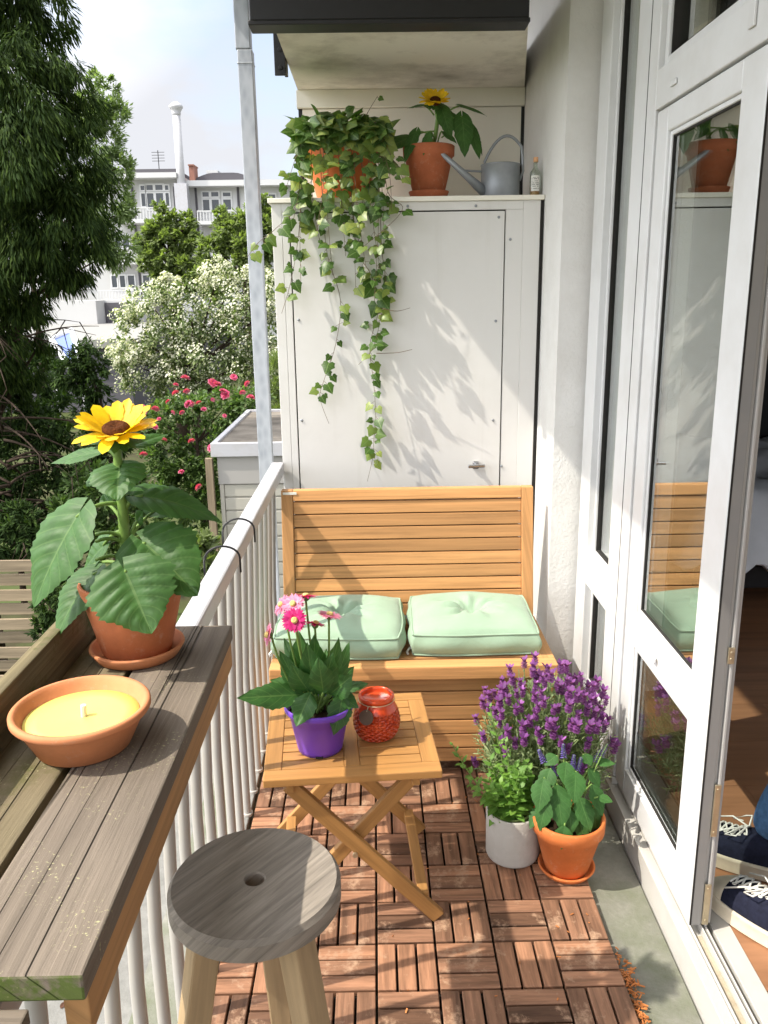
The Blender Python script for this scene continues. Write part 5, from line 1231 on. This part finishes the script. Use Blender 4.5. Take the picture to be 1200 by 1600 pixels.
# white flowering shrub
wb = [(205,530,42,11),(240,480,42,11),(270,560,62,11),(300,485,55,11),(330,550,65,11),(350,470,48,11),(390,520,55,11),(410,450,38,11),(400,580,50,11),(220,575,40,11),(280,600,50,11),(340,430,26,11),(430,560,40,11),(195,560,28,11),(260,450,22,11),(425,480,30,11)]
p = at(300, 560, Y=11); t = thing('flowering_shrub', (p.x, p.y, GZ), 'large shrub covered in small white blossoms behind the roses', 'shrub'); bl = [px_blob(*q) for q in wb]
b = MB(); cl = scatter(b, bl, 9000, .085, .035, rr, .2, .4); obj('foliage', b, m_whl, t)
b = MB()
for k in range(15500):
    c, q, d = rr.choice(rr.choice(cl)); d2 = (V3((rr.gauss(0,1), rr.gauss(0,1), rr.gauss(0,1))).normalized()+d*.4+V3((0,-.3,.35))).normalized(); pp = c+d2*q*rr.uniform(.75,1.12)
    a = d2.orthogonal().normalized(); w = d2.cross(a); s = rr.uniform(.012,.026); b.card(pp, a, w, s*1.6, s*1.2, .1)
obj('blossoms', b, m_whf, t); b = MB(); limbs(b, (p.x, p.y, GZ), (p.x, p.y, .8), bl, .07, rr); obj('stems', b, m_bark, t, smooth=True)
# rose bush with pink blooms
rb = [(250,660,36,8.3),(300,640,34,8.3),(350,640,34,8.3),(395,630,34,8.3),(270,720,48,8.3),(320,710,46,8.3),(370,700,40,8.3),(300,780,44,8.3),(250,770,34,8.3),(230,690,26,8.3),(345,770,36,8.3),(400,680,30,8.3),(310,840,34,8.3)]
p = at(310, 720, Y=8.3); t = thing('rose_bush', (p.x, p.y, GZ), 'rose bush with scattered pink blooms below the white flowering shrub', 'shrub'); bl = [px_blob(*q) for q in rb]
b = MB(); scatter(b, bl, 14500, .056, .032, rr, .15, .30); obj('foliage', b, m_shr, t); b = MB(); limbs(b, (p.x, p.y, GZ), (p.x, p.y, .3), bl, .04, rr); obj('stems', b, m_bark, t, smooth=True)
b = MB(); r_ = random.Random(3)
for k in range(26):
    a = k*2.4; el = .2+1.2*k/26; d = V3((math.cos(a)*math.cos(el), math.sin(a)*math.cos(el), math.sin(el)*.8+.05)); b.leaf(d*.008, d*.046, V3((0,0,1))+d, .042, 'petal', .3, .2, 3, 2, .05, 0, k)
bm0 = obj('bloom', b, m_rose, None, smooth=True); bme = bm0.data; bpy.data.objects.remove(bm0)
for (x, y) in ((224,640),(244,640),(250,655),(273,615),(288,592),(291,612),(293,632),(300,632),(309,630),(330,599),(349,612),(352,617),(378,614),(391,622),(333,625),(282,738),(256,688),(312,762),(283,645),(224,711),(405,612),(365,590),(262,628),(318,640),(340,602),(268,645),(300,690),(352,650),(240,668),(330,700),(276,602),(385,600)):
    o = bpy.data.objects.new('bloom', bme); link(o, t); o.location = at(x+rr.uniform(-2,2), y, Y=7.75+rr.uniform(-.08,.08))-t.location; s = rr.uniform(.5,1.15); o.scale = (s,)*3; o.rotation_euler = (rr.uniform(.2,1.2), rr.uniform(-.4,.4), rr.uniform(0,6))
def shrub(px, Y, blobs, n, L, W, mat, label, group=None, droop=.1): return tree('garden_shrub', px, Y, blobs, n, L, W, mat, label, 'shrub', .04, group, droop, .35, .6, 'stems', 'foliage')
shrub(145, 9, [(128,560,30,9),(110,590,34,9),(145,575,26,9),(140,610,32,9),(150,650,34,9),(145,690,36,9),(150,740,40,9),(185,690,26,9)], 7600, .075, .022, m_darkshr, 'dark green cypress bush beside the white flowering shrub', None, .5)
shrub(60, 7.2, [(20,640,56,7.2),(75,660,50,7.2),(20,720,60,7.2),(100,730,52,7.2),(60,780,64,7.2),(-30,760,70,7.2)], 8500, .075, .026, m_darkshr, 'dark tangled shrub under the conifer behind the sunflower', None, .3)
shrub(150, 6.8, [(150,760,46,6.8),(190,800,46,6.8),(120,820,50,6.8),(215,760,34,6.8),(170,850,46,6.8),(240,830,36,6.8)], 6500, .062, .030, m_shr, 'green leafy shrub directly behind the sunflower stem')
shrub(40, 6.3, [(30,830,46,6.3),(-10,850,50,6.3),(75,840,40,6.3),(100,880,36,6.3)], 5200, .065, .022, m_darkshr, 'dark shrub spilling over the top of the slatted fence', None, .4)
shrub(90, 5.2, [(75,950,26,5.2),(95,930,20,5.2),(70,985,24,5.2),(100,970,22,5.2)], 2200, .05, .018, m_darkshr, 'small dark bush in front of the slatted fence', None, .3)
shrub(315, 5.6, [(318,850,22,5.6),(300,870,24,5.6),(325,880,20,5.6),(285,850,22,5.6)], 700, .085, .055, m_mid, 'low bright green leafy plant beside the white shed')
shrub(428, 8.8, [(428,590,34,8.8),(430,640,34,8.8),(428,690,30,8.8),(455,640,40,8.8)], 4200, .09, .012, m_mid, 'bright green grassy bush between the steel post and cabinet', None, -.6)
shrub(-20, 9.5, [(0,590,50,9.5),(-50,620,60,9.5),(40,620,40,9.5),(70,580,36,9.5),(85,640,40,9.5),(30,560,30,9.5)], 7000, .08, .03, m_darkshr, 'dark green shrub low beneath the conifer beside the awning')
# slatted fence
m_fence = wood('fence_wood', (0.30, 0.235, 0.16), .6, 1.35, .85, 2, 40, .25, .4)
f0 = at(58, 900, Y=5.9); t = thing('slatted_fence', (f0.x-1.2, 5.9, GZ), 'brown horizontal slat garden fence at the lower left', 'fence')
b = MB(); z = at(30, 872, Y=5.9).z
for k in range(15):
    b.box((f0.x-2.6, 5.88+(k%2)*.022, z-.10), (f0.x+.06, 5.90+(k%2)*.022, z-.012), 'x'); z -= .115
obj('slats', b, m_fence, t, bevel=.003)
for x in (f0.x-2.5, f0.x-1.2, f0.x+.03):
    b = MB(); b.box((x-.035, 5.925, GZ), (x+.035, 5.995, at(30,862,Y=5.9).z), 'z'); obj('post', b, m_fence, t, bevel=.004)
# white shed
m_shed = paint('shed_cladding_paint', (0.42, 0.40, 0.35), .6, .12, 3, .05); m_shed2 = paint('shed_board_paint', (0.36, 0.345, 0.33), .6, .1, 2, .05)
s0 = at(337, 715, Y=6.2); zt_ = at(337, 692, Y=6.2).z; zb = at(337, 713, Y=6.2).z; zc = at(337, 757, Y=6.2).z
t = thing('garden_shed', (s0.x+.9, 7.1, GZ), 'white clad garden shed with flat felt roof beyond the railing', 'shed')
b = MB(); x0, x1, y0, y1 = s0.x+.02, s0.x+2.0, 6.22, 8.0
b.box((x0, y0, GZ), (x1, y1, zb)); obj('wall', b, m_shed, t)
b = MB(); z = zc
for k in range(14): b.box((x0+.03, y0-.014, z-.098), (x1, y0-.0005, z-.006)); z -= .105
b.box((x0-.004, y0-.02, GZ), (x0+.028, y0-.0003, zc)); obj('cladding', b, m_shed, t, bevel=.003)
b = MB(); b.box((x0-.01, y0-.024, zc+.002), (x1, y0-.0008, zb-.002)); obj('head_board', b, m_shed2, t, bevel=.002)
b = MB(); b.box((s0.x-.03, y0-.05, zb), (x1+.03, y0-.001, zt_)); b.box((s0.x-.03, y0, zb), (s0.x+.012, y1+.05, zt_)); b.box((s0.x+.013, y1, zb), (x1+.03, y1+.05, zt_)); obj('roof_edge', b, m_rail, t, bevel=.003)
b = MB(); b.box((s0.x+.0125, y0, zb+.001), (x1, y1-.001, zt_-.02)); obj('roof', b, plain('old_felt', (0.17,0.15,0.125), .95, 0, .1, .45, 3, .5, 40), t)
b = MB(); b.box((s0.x-.075, y0-.06, GZ), (s0.x-.02, y0-.02, at(330,715,Y=6.2).z), 'z'); obj('corner_post', b, m_fence, t, bevel=.004)
# far apartment blocks
m_fac = paint('pale_facade', (0.50, 0.50, 0.495), .85, .08, .3, .1); m_fac2 = paint('white_facade', (0.56, 0.56, 0.56), .85, .06, .3, .1); m_win = plain('dark_window_glass', (0.035,0.045,0.055), .08, 0, .6, .4, .6); m_roof = plain('dark_roof', (0.09,0.085,0.095), .9); m_brick = plain('red_brick', (0.28,0.135,0.10), .9); m_flue = paint('flue_paint', (0.48,0.48,0.50), .6)
YB = 48.0
def bx(p): return at(p, 330, Y=YB).x
def bz(p): return at(250, p, Y=YB).z
def windows(t, rows, Yf, fw=.07):
    for (xa, xb, ya, yb) in rows:
        X0, X1, Z1, Z0 = bx(xa), bx(xb), bz(ya), bz(yb); f = MB()
        f.box((X0-fw, Yf-.06, Z0-fw), (X0, Yf-.001, Z1+fw)); f.box((X1, Yf-.06, Z0-fw), (X1+fw, Yf-.001, Z1+fw)); f.box((X0, Yf-.059, Z1), (X1, Yf-.002, Z1+fw)); f.box((X0, Yf-.059, Z0-fw), (X1, Yf-.002, Z0))
        o = obj('window', f, m_white, t); g = MB(); g.box((X0, Yf-.03, Z0), (X1, Yf-.003, Z1)); obj('pane', g, m_win, o)
def balcony(t, xa, xb, ytop, ybot, Yf, dep=1.2, n=14):
    X0, X1, Z1, Z0 = bx(xa), bx(xb), bz(ytop), bz(ybot); r_ = MB(); r_.box((X0, Yf-dep, Z0-.18), (X1, Yf-.004, Z0)); 
    r_.box((X0, Yf-dep, Z1-.06), (X1, Yf-dep+.05, Z1)); m = int((X1-X0)/.16)
    for k in range(m+1): x = X0+(X1-X0-.03)*k/m; r_.box((x, Yf-dep+.01, Z0), (x+.05, Yf-dep+.04, Z1-.06))
    obj('balcony', r_, m_fac2, t)
t = thing('apartment_block', (bx(215), YB+5, GZ), 'pale apartment block with flat roof to the left of the tall white flue', 'building')
b = MB(); b.box((bx(20), YB, GZ), (bx(284), YB+10, bz(281))); obj('wall', b, m_fac, t)
b = MB(); b.box((bx(18), YB-.9, bz(281)+.001), (bx(285), YB+10.2, bz(273))); obj('cornice', b, m_fac2, t)
b = MB(); b.box((bx(18), YB-.5, bz(273)+.001), (bx(284), YB+10, bz(266))); obj('roof', b, m_roof, t)
windows(t, [(223,229,290,297),(232,242,289,297),(246,257,289,297),(261,266,290,297),(223,229,302,322),(232,242,302,327),(246,257,302,322),(261,266,302,322),(188,198,367,386),(176,184,367,386),(210,222,367,390),(165,173,430,448),(178,186,430,448),(191,201,430,449),(215,225,430,449),(120,130,367,386),(120,130,430,448),(100,112,300,322)], YB)
balcony(t, 190, 270, 327, 345, YB); balcony(t, 160, 270, 392, 408, YB); balcony(t, 150, 270, 452, 468, YB)
t = thing('apartment_block', (bx(370), YB+5, GZ), 'white apartment block with dark roof hump to the right of the tall flue', 'building')
b = MB(); b.box((bx(294), YB+.4, GZ), (bx(520), YB+10, bz(293))); obj('wall', b, m_fac2, t)
b = MB(); b.box((bx(292), YB-.4, bz(293)+.001), (bx(525), YB+10, bz(284))); obj('cornice', b, m_fac2, t)
b = MB(); n = 12; vs = []
for k in range(n+1):
    s = k/n; x = bx(300+95*s); z = bz(284-17*min(1, 1.15*math.sin(math.pi*(.12+.76*s))))
    vs += [(x, YB+1, bz(284)+.002), (x, YB+1, z), (x, YB+8, z), (x, YB+8, bz(284)+.002)]
fs = [(4*k+j, 4*k+(j+1)%4, 4*k+4+(j+1)%4, 4*k+4+j) for k in range(n) for j in range(4)]+[(0,1,2,3),(4*n+3,4*n+2,4*n+1,4*n)]; b.add(vs, fs); rf = obj('roof', b, m_roof, t)
b = MB(); b.box((bx(296), YB+.6, bz(284)), (bx(304), YB+1.6, bz(257))); b.box((bx(295.4), YB+.5, bz(257)+.001), (bx(304.6), YB+1.7, bz(255))); obj('chimney', b, m_brick, rf)
b = MB(); b.box((bx(320), YB+1.2, bz(272)), (bx(338), YB+2.4, bz(262))); obj('vent_box', b, m_fac2, rf)
windows(t, [(316,326,300,307),(330,341,300,307),(348,360,301,307),(316,326,312,330),(330,341,312,330),(348,360,312,328),(316,326,372,390),(330,341,372,390),(348,360,372,390),(405,415,305,325),(420,430,305,325)], YB+.4)
balcony(t, 312, 420, 332, 348, YB+.4); balcony(t, 312, 420, 395, 410, YB+.4)
t = thing('tall_flue', (bx(287), YB-.6, GZ), 'tall round white flue with capped top rising between two apartment blocks', 'chimney')
b = MB(); fx = bx(290); fr = .23; b.tube([(fx, YB-.6, bz(345)), (fx, YB-.6, bz(184))], [fr, fr*.86], 20); obj('shaft', b, m_flue, t, smooth=True)
b = MB(); z = bz(186); b.lathe([(.0001,0),(.19,0),(.22,.10),(.24,.16),(.22,.20),(.30,.34),(.36,.42),(.36,.50),(.26,.58),(.10,.70),(.0001,.72)], (fx, YB-.6, z), 20); obj('cap', b, m_flue, t, smooth=True)
b = MB(); b.box((fx-.33, YB-.9, GZ), (fx+.33, YB-.3, bz(290))); obj('casing', b, m_rail, t)
for bt_, xs_, yf_ in ((bpy.data.objects['apartment_block'], (210, 275), YB), (bpy.data.objects['apartment_block.001'], (306, 372, 398), YB+.4)):
    for x_ in xs_:
        b = MB(); b.tube([(bx(x_), yf_-.09, GZ), (bx(x_), yf_-.09, bz(292))], .06, 8); obj('downpipe', b, m_roof, bt_)
b = MB(); xa_ = bx(240); za_ = bz(266); b.tube([(xa_, YB+2, za_), (xa_, YB+2, za_+1.3)], .025, 6)
for k in range(4): b.tube([(xa_-.35, YB+2, za_+.75+.15*k), (xa_+.35, YB+2, za_+.75+.15*k)], .015, 5)
obj('aerial', b, m_black, bpy.data.objects['apartment_block'])
# low flat-roofed extension in front of the blocks
yn = 27.0; zr = at(100, 531, Y=yn).z; far = at(150, 497, Z=zr); xL, xR = at(-200, 530, Y=yn).x, at(200, 530, Y=yn).x
t = thing('flat_extension', ((xL+xR)/2, yn+3, GZ), 'low flat-roofed extension with pale roof edge behind the conifer', 'building')
b = MB(); b.box((xL, yn, GZ), (xR, far.y, zr-.25)); obj('wall', b, m_roof, t); b = MB(); b.box((xL-.2, yn-.25, zr-.25), (xR+.2, far.y+.2, zr)); obj('roof', b, plain('pale_roofing', (0.24,0.235,0.22), .9), t)
t = thing('white_outbuilding', (at(120,480,Y=42).x, 42, GZ), 'white outbuilding with a dark open bay in front of the apartments', 'building')
b = MB(); b.box((at(75,480,Y=42).x, 42, GZ), (at(150,480,Y=42).x, 46, at(120,470,Y=42).z)); b.box((at(150,480,Y=42).x+.001, 43.5, GZ), (at(200,480,Y=42).x, 46, at(120,470,Y=42).z)); obj('wall', b, m_fac, t)
b = MB(); b.box((at(151,480,Y=42).x, 43.3, GZ), (at(199,480,Y=42).x, 43.498, at(120,474,Y=42).z)); obj('bay', b, m_roof, t)
# blue and white awning
m_aw = plain('blue_canvas', (0.16,0.22,0.50), .8)
A_, B2, C_, D_ = at(80,530,Y=20), at(112,516,Y=21), at(124,552,Y=19.2), at(108,572,Y=18.2)
t = thing('garden_awning', ((A_.x+C_.x)/2, 19.5, GZ), 'tilted blue awning with white border behind the conifer twigs', 'awning')
b = MB(); nn = (B2-A_).cross(D_-A_).normalized()*.02; b.add([A_,B2,C_,D_,A_+nn,B2+nn,C_+nn,D_+nn], [(3,2,1,0),(4,5,6,7),(0,1,5,4),(1,2,6,5),(2,3,7,6),(3,0,4,7)]); obj('canvas', b, m_aw, t)
b = MB()
for p_, q_ in ((A_,B2),(B2,C_),(C_,D_),(D_,A_)): b.tube([p_, q_], .07, 8)
for p_ in (A_, C_): b.tube([p_, V3((p_.x, p_.y, GZ))], .03, 6)
obj('frame', b, m_white, t)
